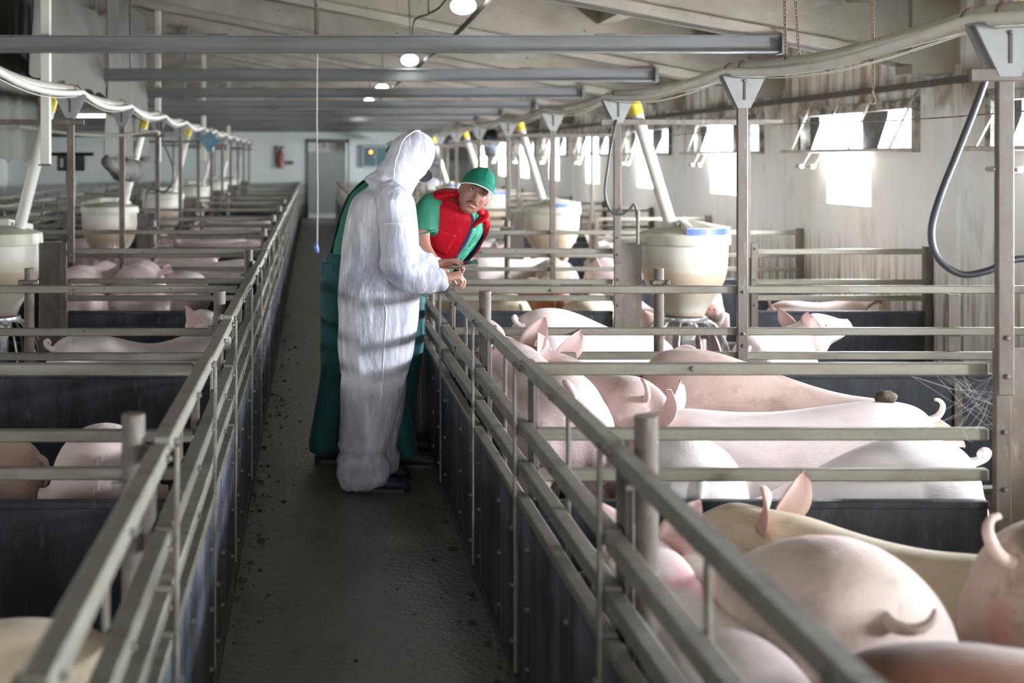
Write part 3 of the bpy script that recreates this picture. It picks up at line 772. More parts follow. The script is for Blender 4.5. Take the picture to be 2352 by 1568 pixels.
SK = {
 'white': pigskin('pig_white', (.86, .765, .745), (.82, .68, .66), (.58, .47, .40), .35),
 'bright': pigskin('pig_very_pale', (.92, .87, .87), (.88, .78, .78), (.70, .60, .56), .3),  # white skin made paler, window glare painted into the colour
 'pink': pigskin('pig_pink', (.76, .60, .575), (.71, .52, .50), (.42, .31, .26), .55),
 'tan': pigskin('pig_tan', (.58, .435, .385), (.48, .34, .29), (.31, .215, .165), .75),
 'yellow': pigskin('pig_yellowish', (.68, .58, .43), (.60, .49, .35), (.38, .29, .18), .75),
 'dirty': pigskin('pig_dirty_pink', (.66, .52, .45), (.58, .42, .36), (.26, .19, .14), .8),
 'brown': pigskin('pig_brown', (.125, .048, .026), (.16, .068, .035), (.06, .03, .02), .7),
 'ginger': pigskin('pig_ginger', (.34, .14, .06), (.42, .19, .09), (.16, .08, .05), .6),
 'redmark': pigskin('pig_red_sprayed', (.85, .755, .73), (.80, .67, .65), (.5, .4, .33), .35, mark=[((.80,.22,.30), .12, -.10, .60, .22, .13, .12, .75)]),
 'redspot': pigskin('pig_red_spotted', (.74, .61, .58), (.66, .51, .48), (.45, .33, .27), .5, mark=[((.68,.10,.13), -.42, -.13, .62, .035, .06, .035, .9)]),
 'redback': pigskin('pig_red_backed', (.72, .60, .545), (.67, .52, .47), (.36, .29, .235), .7, mark=[((.85,.28,.36), -.22, .0, .70, .22, .06, .05, .8), ((.14,.10,.09), -.655, 0, .43, .03, .022, .026, .9), ((.72,.45,.42), -.62, 0, .46, .1, .05, .13, .6)]),
 'spot': pigskin('pig_black_spotted', (.60, .46, .40), (.52, .37, .32), (.22, .15, .11), .85, mark=[((.06,.055,.055), -.49, -.05, .69, .13, .11, .09, .95), ((.52,.27,.25), -.65, 0, .50, .06, .045, .09, .8)]),
 'vulva': pigskin('pig_rump_pink', (.75, .59, .56), (.69, .51, .485), (.36, .25, .19), .6, mark=[((.50,.24,.22), -.635, 0, .53, .05, .03, .05, .85), ((.22,.15,.11), -.60, .1, .40, .08, .07, .06, .7)]),
}
M['ear'] = {}
for k, c in (('white', (.72,.555,.53)), ('tan', (.58,.41,.36)), ('brown', (.24,.09,.05))):
    M['ear'][k] = mat('pig_ear_'+k, c, .6, 0, [(tuple(x*.72 for x in c), 14, .5, .75, 4, .6)], sheen=.1)
    nt = M['ear'][k].node_tree; N = nt.nodes; b = N['Principled BSDF']
    tr = N.new('ShaderNodeBsdfTranslucent'); tr.inputs[0].default_value = (c[0], c[1]*.68, c[2]*.62, 1)
    mx = N.new('ShaderNodeMixShader'); mx.inputs[0].default_value = .18
    nt.links.new(b.outputs[0], mx.inputs[1]); nt.links.new(tr.outputs[0], mx.inputs[2]); nt.links.new(mx.outputs[0], N['Material Output'].inputs[0])
M['snout'] = mat('pig_snout', (.66, .36, .33), .45, 0, [((.45,.22,.2), 30, .5, .75, 3, .6)])
M['eye'] = mat('pig_eye', (.02, .015, .012), .15)
M['hoof'] = mat('pig_hoof', (.12, .09, .065), .6)
def pig(label, skin, loc, heading, sc=1.0, detail=True, tag_ear=None, zoff=0, **pose):
    """heading: degrees, 0 = head towards +x (right), 90 = away from the camera"""
    P = pig_meshes(**pose)
    t = thing('pig', label, 'pig', (loc[0], loc[1], zoff-.01), math.radians(heading), 'pigs in the pens'); t.scale = (sc, sc, sc)
    em = M['ear']['brown' if skin in ('brown', 'ginger') else 'tan' if skin in ('tan', 'dirty', 'yellow', 'spot') else 'white']
    link('body', P['body'].copy(), SK[skin], t)
    ears = [link('ear', e.copy(), em, t) for e in P['ear']]
    link('tail', P['tail'].copy(), SK[skin], t)
    if detail:
        s = link('snout', P['snout'].copy(), M['snout'], t)
        for n in P['nostril']: link('nostril', n, M['black'], s)
        for e in P['eye']: link('eye', e, M['eye'], t)
        for h in P['hoof']: link('hoof', h, M['hoof'], t)
    return t, ears, P
PIGS = {}
PIGS['TAGGED'] = pig('pink pig with a square ear tag, seen from behind with pricked ears', 'vulva', (1.333, 6.172), 98, 1.00, True, None, 0.00, pitch=0.35, yaw=0.7, byaw=0.1, ears=1, tail='up')
pig('pink pig seen from behind beside the corridor, legs showing between rails', 'pink', (1.032, 6.040), 93, 1.10, True, None, 0.00, pitch=0.1, yaw=0.2, ears=1, tail='curl', fat=0.93)
pig('big tan pig standing behind the pig with the ear tag', 'tan', (2.199, 5.942), -20, 1.08, True, None, 0.00, pitch=-1.0, byaw=-0.3, low=0.18, ears=0.3, tail='down', fat=1.1)
PIGS['DUNGPIG'] = pig('white pig with a clod of dung on its back', 'white', (1.898, 5.360), 167, 0.97, True, None, 0.00, pitch=-0.15, yaw=-0.55, low=0.06, ears=1, tail='up')
pig('very pale pig in full window light behind the first cross fence', 'bright', (1.348, 4.926), 84, 0.98, True, None, 0.00, pitch=-0.8, low=0.42, ears=0.2, tail='down', fat=1.05)
pig('pale pig with a curled tail in bright window light, beside the steel feeder plate', 'bright', (1.627, 4.510), 172, 1.00, True, None, 0.00, pitch=-0.8, low=0.38, ears=0.4, tail='curl', fat=1.05)
pig('white pig with a curled tail eating in the second right pen', 'white', (1.772, 7.920), 34, 1.10, True, None, 0.00, pitch=-1.0, low=0.22, ears=0.3, tail='curl', fat=1.08)
PIGS['YTAG'] = pig('pale pig with pricked ears and yellow tag, looking towards the window wall', 'white', (2.890, 8.108), 52, 0.82, True, None, 0.04, pitch=0.5, yaw=-1.0, ears=1, tail='down')
pig('pink pig behind the hopper, reddish ear towards the camera', 'pink', (3.080, 10.500), 262, 1.00, True, None, 0.00, pitch=0.15, ears=1, tail='up')
pig('pink pig feeding low beside the shiny feed tube', 'pink', (2.520, 10.300), 283, 0.95, True, None, 0.00, pitch=-1.0, low=0.2, ears=0.8, tail='down')
pig('white pig with a broad back just beyond the fourth right fence', 'white', (2.066, 12.945), 28, 1.00, True, None, 0.00, pitch=-0.4, ears=0.6, tail='curl')
pig('yellowish pig with a drooping ear just beyond the fourth right fence', 'yellow', (2.352, 12.791), 82, 1.00, True, None, 0.00, pitch=-0.2, ears=0.5, tail='up')
pig('pink pig showing above the bars by the feeder plate', 'pink', (3.030, 13.018), 62, 1.00, True, None, 0.00, pitch=-0.3, ears=0.7, tail='up')
pig('ginger pig between pale pigs in the third right pen', 'ginger', (1.853, 10.671), 91, 0.98, True, None, 0.00, pitch=-0.6, ears=0.3, tail='down')
pig('dull yellow pig at the corridor end of the third right pen', 'yellow', (1.246, 10.082), 118, 0.95, True, None, 0.00, pitch=-0.5, ears=0.4, tail='down')
pig('greenish dusty pig beside the ginger pig', 'yellow', (2.135, 10.049), 68, 0.89, True, None, 0.00, pitch=-0.6, ears=0.3, tail='down')
pig('pink grey pig by the window wall behind the feeder plates', 'tan', (3.817, 9.740), 30, 0.89, True, None, 0.00, pitch=-0.5, yaw=0.5, ears=0.3, tail='up')
pig('yellowish pig with one erect ear in the pen nearest the camera', 'yellow', (1.600, 3.576), 138, 0.90, True, None, 0.00, pitch=0.08, yaw=0.3, byaw=-0.2, ears=0.9, tail='down')
pig('dirty pink pig with a red stripe on its back and short raised tail', 'redback', (1.164, 3.423), 94, 1.10, True, None, 0.00, pitch=-0.9, byaw=0.15, yaw=0.4, low=0.3, ears=0.25, tail='side', fat=1.14)
pig('pig with a black spot above its tail at the right edge', 'spot', (2.279, 3.150), 14, 1.16, True, None, 0.00, pitch=-0.2, ears=0.6, tail='up', fat=1.1)
pig('white pig sprayed red behind the corridor rails, nearest pen', 'redmark', (0.905, 3.140), 91, 0.93, True, None, 0.00, pitch=0.06, ears=0.8, tail='down', fat=0.9)
pig('dark brown pig at the bottom edge of the picture', 'brown', (1.601, 2.321), 2, 1.12, True, None, 0.00, pitch=-0.3, ears=0.4, tail='down', fat=1.05)
pig('white pig with a hollow back and raised ears, second left pen', 'white', (-0.896, 7.406), 36, 1.00, True, None, 0.00, pitch=0.42, yaw=0.95, ears=1, tail='curl', sag=0.05)
pig('ginger pig under the raised head of the hollow backed white pig', 'ginger', (-0.620, 7.250), 88, 0.72, True, None, -0.02, pitch=-0.2, ears=0.5, tail='down')
pig('tan pig behind the first left cross fence', 'tan', (-1.620, 4.950), 180, 0.95, True, None, -0.06, pitch=-0.4, ears=0.3, tail='down')
pig('pale pig with a red sore on its rump, first left pen', 'redspot', (-0.795, 5.118), 96, 1.00, True, None, 0.00, pitch=-0.5, low=0.42, ears=0.2, tail='down')
pig('yellowish pig in the left pen nearest the camera', 'yellow', (-1.000, 2.850), 172, 0.95, True, None, 0.00, pitch=-0.4, ears=0.4, tail='down', byaw=0.2)
pig('dirty pink pig with its rump towards the camera, third left pen', 'vulva', (-1.825, 10.926), 86, 1.15, True, None, 0.00, pitch=-1.0, ears=0.4, tail='down')
pig('pale pig with its rump towards the camera, third left pen', 'redspot', (-1.450, 11.026), 93, 1.15, True, None, 0.00, pitch=-1.0, ears=0.4, tail='down')
pig('small pale pig lying low in the third left pen', 'white', (-1.512, 11.965), 150, 1.00, True, None, -0.05, pitch=-0.5, ears=0.4, tail='down')
pig('white pig in a distant right pen, first of these from the camera', 'white', (1.500, 13.850), 4, 1.00, False, None, 0.00, pitch=-0.3, ears=0.7, tail='up')
pig('white pig in a distant right pen, second of these from the camera', 'white', (3.600, 12.800), 85, 1.00, False, None, 0.00, pitch=-0.3, ears=0.7, tail='up')
pig('pink pig in a distant right pen, third of these from the camera', 'pink', (1.150, 15.400), 86, 1.00, False, None, 0.00, pitch=-0.3, ears=0.7, tail='up')
pig('white pig in a distant right pen, fourth of these from the camera', 'white', (1.900, 15.700), -6, 1.00, False, None, 0.00, pitch=-0.3, ears=0.7, tail='up')
pig('white pig in a distant right pen, fifth of these from the camera', 'white', (3.450, 15.300), 90, 1.00, False, None, 0.00, pitch=-0.3, ears=0.7, tail='up')
pig('pink pig in a distant right pen, sixth of these from the camera', 'pink', (1.400, 18.000), 5, 1.00, False, None, 0.00, pitch=-0.3, ears=0.7, tail='up')
pig('white pig in a distant right pen, seventh of these from the camera', 'white', (3.300, 17.800), 92, 1.00, False, None, 0.00, pitch=-0.3, ears=0.7, tail='up')
pig('white pig in a distant right pen, eighth of these from the camera', 'white', (1.900, 20.600), 170, 1.00, False, None, 0.00, pitch=-0.3, ears=0.7, tail='up')
pig('pink pig in a distant right pen, ninth of these from the camera', 'pink', (3.300, 20.600), 80, 1.00, False, None, 0.00, pitch=-0.3, ears=0.7, tail='up')
pig('white pig in a distant left pen, first of these from the camera', 'white', (-1.100, 12.500), 174, 1.00, False, None, 0.00, pitch=-0.3, ears=0.7, tail='up')
pig('pink pig in a distant left pen, second of these from the camera', 'pink', (-1.600, 13.500), 176, 1.00, False, None, 0.00, pitch=-0.3, ears=0.7, tail='up')
pig('pink pig in a distant left pen, third of these from the camera', 'pink', (-1.150, 15.300), 178, 1.00, False, None, 0.00, pitch=-0.3, ears=0.7, tail='up')
pig('white pig in a distant left pen, fourth of these from the camera', 'white', (-1.400, 16.100), 175, 1.00, False, None, 0.00, pitch=-0.3, ears=0.7, tail='up')
pig('pink pig in a distant left pen, fifth of these from the camera', 'pink', (-1.200, 18.200), 172, 1.00, False, None, 0.00, pitch=-0.3, ears=0.7, tail='up')
pig('white pig in a distant left pen, sixth of these from the camera', 'white', (-1.200, 20.700), 172, 1.00, False, None, 0.00, pitch=-0.3, ears=0.7, tail='up')
pig('pink pig in a distant left pen, seventh of these from the camera', 'pink', (-3.300, 10.200), 20, 1.00, False, None, 0.00, pitch=-0.3, ears=0.7, tail='up')
pig('white pig in a distant left pen, eighth of these from the camera', 'white', (-3.400, 13.000), 5, 1.00, False, None, 0.00, pitch=-0.3, ears=0.7, tail='up')
pig('pink pig in a distant left pen, ninth of these from the camera', 'pink', (-3.200, 15.800), 175, 1.00, False, None, 0.00, pitch=-0.3, ears=0.7, tail='up')

t, e, P = PIGS['TAGGED']
g = G().cbox(-.016, .016, -.003, .003, -.018, .018, .002)
tg = obj('ear_tag', g, mat('ear_tag_cream', (.72, .66, .42), .5), t, loc=Vector(P['w']((.425, .118, .735))), rot=(.2, .2, -1.5))
obj('pin', G().sphere((0, -.004, 0), .006, 8, 6), M['black'], tg)
t, e, P = PIGS['YTAG']
obj('ear_tag', G().cbox(-.014, .014, -.003, .003, -.014, .014, .002), mat('ear_tag_yellow', (.70, .60, .22), .5), t, loc=Vector(P['w']((.43, .118, .71))), rot=(.1, 0, -1.4))
cl = G().sphere((0, 0, 0), .034, 14, 9, (1.3, .9, .8)); cl.v = [tuple(Vector(p)*(1+.35*noise.noise(Vector(p)*45))) for p in cl.v]
def on_top(t, lx, ly):
    bpy.context.view_layer.update()
    b = [c for c in t.children if c.name.split('.')[0] == 'body'][0]
    ok, p, n, _ = b.ray_cast(Vector((lx, ly, 2)), Vector((0, 0, -1)))
    return b.matrix_world @ p
p = on_top(PIGS['DUNGPIG'][0], -.44, 0)
tag(obj('dung_clod', cl, M['dung'], smooth=True, loc=p + Vector((0, 0, .018))), 'dark clod of dung lying on the back of a white pig', 'dung')
# ---------------------------------------------------------------- people
def ringpts(c, a, b, ra, rb, n=28, e=2.0):
    out = []
    for k in range(n):
        th = 2*PI*k/n; co, si = math.cos(th), math.sin(th)
        out.append(Vector(c) + a*(math.copysign(abs(co)**(2/e), co)*ra) + b*(math.copysign(abs(si)**(2/e), si)*rb))
    return out
def limb(g, st, side, n=24, sub=3, e=2.0):
    """st: [(point, half size along side, half size across)], smoothed"""
    P = cr([s[0] for s in st], sub); Q = cr([(s[1], s[2] if len(s) > 2 else s[1], 0) for s in st], sub)
    rings = []
    for i, p in enumerate(P):
        t = (P[min(i+1, len(P)-1)] - P[max(i-1, 0)]).normalized()
        a = Vector(side); a = (a - t*a.dot(t)).normalized(); b = t.cross(a)
        rings.append(ringpts(p, a, b, max(.002, Q[i].x), max(.002, Q[i].y), n, e))
    g.loft(rings); return rings
def flat(g, st, n=30, sub=3, e=2.15):
    """st: [(z, cx, cy, hx, hy)] horizontal rings"""
    P = cr([(s[1], s[2], s[0]) for s in st], sub); Q = cr([(s[3], s[4], 0) for s in st], sub)
    g.loft([ringpts(p, Vector((1,0,0)), Vector((0,1,0)), max(.003, q.x), max(.003, q.y), n, e) for p, q in zip(P, Q)])
def displace(me, fn):
    ns = [v.normal.copy() for v in me.vertices]
    for v, nn in zip(me.vertices, ns): v.co += nn*fn(v.co)
    me.update()
def nz(p, sx, sy, sz, o=0): return noise.noise(Vector((p.x*sx+o, p.y*sy+o*1.7, p.z*sz-o)))
def ridge(p, sx, sy, sz, o=0): return 1-2*abs(nz(p, sx, sy, sz, o))
def add_hand(g, wrist, d, w, curl=(.5, .6, .5), sc=1.0, thumb=(.75, .35), spread=.08):
    """d: wrist to knuckles, w: towards the thumb; palm faces d x w or its opposite so that fingers curl to n"""
    d = Vector(d).normalized(); w = Vector(w); w = (w - d*w.dot(d)).normalized()
    n = add_hand.n; n = (n - d*n.dot(d) - w*n.dot(w)).normalized()
    W = Vector(wrist); L = .088*sc
    g.loft([ringpts(W + d*(L*u), w, n, hw*sc, ht*sc, 16, 2.6) for u, hw, ht in ((-.25,.026,.021),(0,.029,.020),(.3,.036,.018),(.7,.042,.017),(1.0,.041,.014),(1.08,.036,.010))])
    fl = (.074, .083, .078, .060)
    for i in range(4):
        b = W + d*(L*(.93 if i in (1, 2) else .88 if i == 0 else .82)) + w*((.030 - .0205*i)*sc)
        dirv = (d + w*(spread*(1.2-.8*i))).normalized(); p = [b]; ang = 0
        for j, fr in enumerate((.46, .30, .24)):
            ang += curl[j]*(1+.06*i)
            p.append(p[-1] + (dirv*math.cos(ang) + n*math.sin(ang))*(fl[i]*fr*sc))
        g.tube([b - d*.02*sc] + p, [.0092*sc, .0096*sc, .0086*sc, .0080*sc, .0064*sc], 9)
    b = W + d*(L*.25) + w*(.028*sc)
    t1 = (w*thumb[0] + d*(1-thumb[0]*.4) + n*thumb[1]).normalized()
    p1 = b + t1*.042*sc; t2 = (d*.9 + w*.12 + n*(thumb[1]+.35)).normalized(); p2 = p1 + t2*.030*sc; p3 = p2 + (t2 + n*.4).normalized()*.024*sc
    g.tube([b - t1*.012*sc, b, p1, p2, p3], [.013*sc, .0135*sc, .0105*sc, .0095*sc, .0070*sc], 9)
add_hand.n = Vector((0, 0, -1))

def head_grid(nu=84, nv=64):
    """a face looking along -y; crown up; origin in the middle of the head"""
    def gs(x, z, cx, cz, sx, sz): return math.exp(-((x-cx)/sx)**2 - ((z-cz)/sz)**2)
    v = []; f = []
    for j in range(nv+1):
        ph = -PI/2 + PI*j/nv
        for i in range(nu):
            th = 2*PI*i/nu
            x, y, z = math.cos(ph)*math.sin(th), -math.cos(ph)*math.cos(th), math.sin(ph)
            fr = max(0, -y)
            X, Y, Z = x*.077, y*(.094 if y < 0 else .102), z*.118
            if z < 0:
                t = -z; X *= 1 - .30*t**1.6; Y = Y*(1-.10*t) - (.012*t if y < .2 else -.0)
                if y > 0: Y *= 1 - .35*t
            if z < -.75: Z *= 1 - .05*(-z-.75)/.25
            if y < .15:
                k = smoothstep(.15, -.35, y); d = 0
                d += .030*gs(X, Z, 0, -.026, .0135, .015) + .015*gs(X, Z, 0, -.004, .0085, .024) + .006*(gs(X, Z, .014, -.031, .007, .007)+gs(X, Z, -.014, -.031, .007, .007))
                d += .007*(gs(X, Z, .030, .034, .020, .009)+gs(X, Z, -.030, .034, .020, .009)) + .004*gs(X, Z, 0, .032, .02, .012)
                d -= .012*(gs(X, Z, .031, .016, .016, .011)+gs(X, Z, -.031, .016, .016, .011))
                d += .006*(gs(X, Z, .046, -.016, .018, .016)+gs(X, Z, -.046, -.016, .018, .016))
                d -= .004*(gs(X, Z, .040, -.052, .014, .022)+gs(X, Z, -.040, -.052, .014, .022))
                d += .008*gs(X, Z, 0, -.060, .026, .016)
                d += .004*gs(X, Z, 0, -.0545, .018, .0045) + .005*gs(X, Z, 0, -.069, .016, .0055) - .006*gs(X, Z, 0, -.0615, .024, .0028)
                d -= .005*gs(X, Z, 0, -.082, .02, .007) + 0
                d += .011*gs(X, Z, 0, -.100, .020, .014)
                d -= .003*(abs(X) > .018)*gs(abs(X), Z, .030, -.046, .006, .014)
                Y -= d*k
            v.append(Vector((X, Y, Z)))
    for j in range(nv):
        for i in range(nu):
            f.append((j*nu+i, j*nu+(i+1) % nu, (j+1)*nu+(i+1) % nu, (j+1)*nu+i))
    return v, f
def frame(up, fwd, loc):
    Z = Vector(up).normalized(); F = Vector(fwd); F = (F - Z*F.dot(Z)).normalized(); Y = -F; X = Y.cross(Z)
    return Matrix(((X.x, Y.x, Z.x, loc[0]), (X.y, Y.y, Z.y, loc[1]), (X.z, Y.z, Z.z, loc[2]), (0, 0, 0, 1)))
def add_head(g, Mh):
    v, f = head_grid(); g.add([Mh @ p for p in v], f)
    for s in (1, -1):    # ears
        e = G().sphere((0,0,0), .030, 14, 10, (.34, .62, 1.0))
        for k in range(len(e.v)):
            p = Vector(e.v[k]); r = (p.y/.0186)**2 + (p.z/.03)**2
            if r < .5 and p.x*s > 0: p.x -= s*.007
            e.v[k] = (p.x + s*.079, p.y + .014 + s*0, p.z - .004)
        g.add([Mh @ Vector(p) for p in e.v], e.f)
def skinmat(name, base, stubble=None):
    m = mat(name, base, .48, 0, [(tuple(c*a for c, a in zip(base, (1.06, .80, .78))), 26, .45, .75, 4, .55)], bump=(220, .2, .001), spec=.35)
    return m
SKIN = skinmat('tanned_skin', (.29, .14, .10)); SKIN2 = skinmat('fair_skin', (.46, .245, .185))
M['suit'] = mat('nonwoven_coverall', (.56, .57, .63), .6, 0, [((.21, .22, .295), (5.0, 5.0, 1.8), .43, .62, 4, .72), ((.84, .85, .90), (17, 17, 2.6), .54, .66, 4, .7), ((.50, .51, .60), (45, 45, 12), .5, .8, 3, .3)], bump=((26, 26, 9), .8, .018), sheen=.1)
M['suit_seam'] = mat('coverall_seam', (.90, .90, .94), .6)
M['teal_cloth'] = mat('teal_overall_cloth', (.007, .075, .082), .8, 0, [((.003, .034, .040), 7, .42, .72, 4, .75), ((.022, .16, .165), (14, 14, 5), .55, .75, 3, .5)], bump=((28, 28, 12), .5, .008), sheen=.1)
M['dark_teal'] = mat('dark_teal_cloth', (.008, .035, .048), .8, 0, [((.015, .06, .075), 12, .5, .75, 3, .5)], bump=((28, 28, 12), .4, .006))
M['green_shirt'] = mat('green_jersey', (.015, .155, .09), .75, 0, [((.010, .115, .066), 8, .45, .72, 4, .7), ((.035, .25, .15), (18, 18, 6), .55, .78, 3, .5)], bump=((26, 26, 14), .45, .006), sheen=.0)
M['mint_shirt'] = mat('mint_jersey', (.05, .31, .195), .75, 0, [((.025, .20, .12), (22, 22, 7), .45, .72, 4, .6)], bump=((30, 30, 9), .5, .006))
M['red_vest'] = mat('red_vest_cloth', (.31, .003, .010), .62, 0, [((.22, .002, .007), 8, .45, .72, 4, .7), ((.46, .012, .018), (14, 14, 7), .56, .78, 3, .45)], bump=((22, 22, 12), .6, .010), spec=.12)
M['navy'] = mat('navy_lining', (.014, .017, .065), .9, 0, [((.04, .045, .14), 60, .5, .7, 3, .6)])
M['cap_green'] = mat('green_cap_cloth', (.008, .14, .088), .78, 0, [((.004, .085, .052), 9, .45, .75, 4, .6)], bump=(240, .25, .001), spec=.15)
M['cap_trim'] = mat('cap_piping', (.66, .72, .66), .7)
M['boot'] = mat('dark_boot', (.018, .017, .018), .6, 0, [((.045, .04, .035), 16, .5, .75, 4, .7)], bump=(40, .4, .004))
M['navy_shoe'] = mat('navy_shoe', (.014, .015, .040), .6)
M['hair'] = mat('dark_hair', (.040, .030, .026), .8, bump=(300, .5, .002))
M['eyeball'] = mat('eyeball', (.36, .32, .29), .25); M['iris'] = mat('iris', (.03, .02, .014), .2)
def eyes_brows(t, Mh, brows=True):
    for s in (1, -1):
        e = link('eye', G().sphere(Mh @ Vector((s*.031, -.0765, .0150)), .0115, 14, 10).mesh('eye', True), M['eyeball'], t)
        link('iris', G().sphere(Mh @ Vector((s*.031, -.0838, .0150)), .0066, 10, 8).mesh('iris', True), M['iris'], e)
        lid = G().tube([Mh @ Vector((s*x, y, z)) for x, y, z in ((.017,-.0835,.0145),(.024,-.0885,.0225),(.032,-.0895,.0245),(.041,-.0850,.0205),(.046,-.079,.0135))], .0028, 6)
        link('eyelid', lid.mesh('eyelid', True), SKIN, e)
        if brows:
            link('eyebrow', G().tube([Mh @ Vector((s*x, y, z)) for x, y, z in ((.012,-.0945,.0315),(.024,-.0965,.0365),(.038,-.0905,.0375),(.050,-.079,.0325))], [.0024,.0042,.0036,.0016], 8).mesh('eyebrow', True), M['hair'], t)
def boot(t, x, y, ang, L=.29, m=None, name='boot', h=.13, w=.05):
    g = G(); st = []
    for u, hw, zt in ((-.30,.030,.055),(-.27,.040,.085),(-.18,.045,h),(-.05,.046,h*.98),(.10,.046,.095),(.30,.050,.075),(.50,.050,.062),(.62,.042,.050),(.69,.022,.032)):
        c = Vector((u*L, 0, zt/2+.004)); st.append([c + Vector((0, w/.05*hw*math.cos(2*PI*k/16), zt/2*math.sin(2*PI*k/16)*1.0)) for k in range(16)])
    g.loft(st); s = G().box(-.30*L, .68*L, -.042, .042, 0, .014)
    Mx = Matrix.Translation((x, y, 0)) @ Matrix.Rotation(ang, 4, 'Z')
    g.xf(Mx); s2 = G()
    s2.loft([[Mx @ Vector((u*L, hw*sgn, z)) for sgn, z in ((-1,.0),(1,.0),(1,.018),(-1,.018))] for u, hw in ((-.31,.030),(-.2,.044),(.1,.042),(.4,.050),(.6,.043),(.70,.018))])
    o = obj(name, g, m or M['boot'], t, smooth=True); obj('sole', s2, M['black'], o)
    return o
def project(me, pts, off):
    from mathutils.bvhtree import BVHTree
    T = BVHTree.FromPolygons([v.co for v in me.vertices], [p.vertices for p in me.polygons]); out = []
    for p in pts:
        q, n, _, _ = T.find_nearest(Vector(p)); out.append(q + n*off)
    return out

# --- first person: white coverall, hood up, hand on the rail.  coordinates relative to the feet (.30, 6.62)
BX, BY = .30, 6.62
t = thing('person', 'person in a white hooded coverall standing with one hand on the rail', 'person', (BX, BY, 0), 0, None)
L1 = lambda x, y, z: Vector((x-BX, y, z))
g = G()
flat(g, [(1.525,.385-BX,0,.07,.08),(1.495,.372-BX,0,.108,.125),(1.455,.36-BX,0,.145,.165),(1.40,.352-BX,0,.163,.175),(1.25,.342-BX,0,.182,.18),(1.10,.338-BX,0,.190,.185),(.975,.333-BX,0,.198,.20),
         (.87,.332-BX,0,.194,.195),(.775,.327-BX,0,.188,.19),(.66,.320-BX,.0,.178,.18),(.56,.315-BX,.0,.160,.165)])
limb(g, [(L1(.315,-.06,.66),.15,.12),(L1(.300,-.085,.52),.150,.115),(L1(.285,-.09,.40),.138,.108),(L1(.268,-.09,.30),.122,.10),(L1(.247,-.09,.20),.107,.095),(L1(.250,-.09,.135),.116,.105),(L1(.254,-.09,.085),.124,.112),(L1(.256,-.09,.045),.118,.108),(L1(.258,-.09,.028),.10,.09)], (1,0,0))
limb(g, [(L1(.33,.07,.66),.145,.12),(L1(.345,.10,.50),.135,.11),(L1(.352,.12,.36),.116,.105),(L1(.335,.13,.25),.100,.095),(L1(.320,.14,.17),.100,.095),(L1(.326,.15,.11),.112,.10),(L1(.330,.15,.05),.108,.10),(L1(.332,.15,.03),.09,.085)], (1,0,0))
# hood
limb(g, [(L1(.365,.0,1.475),.13,.13),(L1(.405,.0,1.53),.108,.105),(L1(.438,.0,1.585),.104,.100),(L1(.470,.01,1.628),.110,.104),(L1(.498,.015,1.672),.114,.108),(L1(.520,.015,1.718),.108,.102),(L1(.534,.012,1.755),.088,.086),(L1(.541,.01,1.783),.056,.058),(L1(.545,.01,1.797),.02,.02)], (.9,0,-.44), e=2.0)
suit = fuse(g, .011, 5, 'coverall')
def folds(p):
    leg = smoothstep(.42, .18, p.z); up = smoothstep(.5, .8, p.z)
    d = .009*ridge(p, 9, 9, 2.2, 3) + .010*nz(p, 5, 5, 1.6, 1)
    d += .012*leg*ridge(p, 5, 5, 13, 5)*smoothstep(.02, .1, p.z)
    d += .006*ridge(p, 16, 16, 4, 7)*smoothstep(1.5, 1.4, p.z)
    hood = smoothstep(1.50, 1.56, p.z)
    d = d*(1-.55*hood) + .006*hood*ridge(p + Vector((p.z*.8, 0, 0)), 10, 10, 16, 8)*smoothstep(1.74, 1.60, p.z)
    return d*.8
displace(suit, folds)
so = link('coverall', suit, M['suit'], t)
def sleeve(st, o):
    g = G(); limb(g, st, (0,1,0), 30, 8); sm = g.mesh('sleeve', True)
    displace(sm, lambda p: .007*ridge(p, 11, 7, 11, o) + .006*nz(p, 9, 9, 5, o) + .007*smoothstep(1.25, 1.1, p.z)*ridge(p, 22, 8, 9, o+3))
    return link('sleeve', sm, M['suit'], so)
sl1 = sleeve([(L1(.385,-.10,1.475),.03,.03),(L1(.39,-.14,1.468),.082,.070),(L1(.400,-.195,1.435),.100,.086),(L1(.412,-.225,1.34),.098,.086),(L1(.416,-.238,1.22),.092,.082),(L1(.420,-.24,1.14),.086,.082),(L1(.470,-.235,1.090),.080,.078),(L1(.545,-.215,1.066),.074,.070),(L1(.605,-.20,1.056),.066,.060),(L1(.626,-.19,1.054),.058,.050),(L1(.638,-.19,1.053),.050,.043)], 2)
sl2 = sleeve([(L1(.37,.13,1.46),.04,.04),(L1(.40,.19,1.42),.092,.08),(L1(.42,.225,1.30),.088,.08),(L1(.445,.235,1.19),.08,.076),(L1(.51,.235,1.150),.074,.07),(L1(.58,.225,1.120),.066,.06),(L1(.635,.215,1.090),.056,.050),(L1(.650,.213,1.083),.046,.04)], 6)
seams = [[(.545-BX, -.01, 1.80), (.46-BX, -.06, 1.76), (.42-BX, -.10, 1.70), (.41-BX, -.11, 1.64), (.40-BX, -.12, 1.57)],
         [(.39-BX, -.13, 1.535), (.45-BX, -.13, 1.54), (.52-BX, -.10, 1.535), (.55-BX, -.05, 1.55)],
         [(.36-BX, -.3, 1.05), (.37-BX, -.3, .85), (.365-BX, -.3, .65), (.35-BX, -.3, .45)]]
for sm in seams:
    obj('seam', G().tube(project(suit, cr(sm, 8), .0015), .0028, 6), M['suit_seam'], so, smooth=True)
obj('seam', G().tube(project(sl1.data, cr([(.32-BX, -.32, 1.335), (.40-BX, -.35, 1.345), (.47-BX, -.33, 1.365), (.52-BX, -.25, 1.37)], 8), .0015), .0025, 6), M['suit_seam'], so, smooth=True)
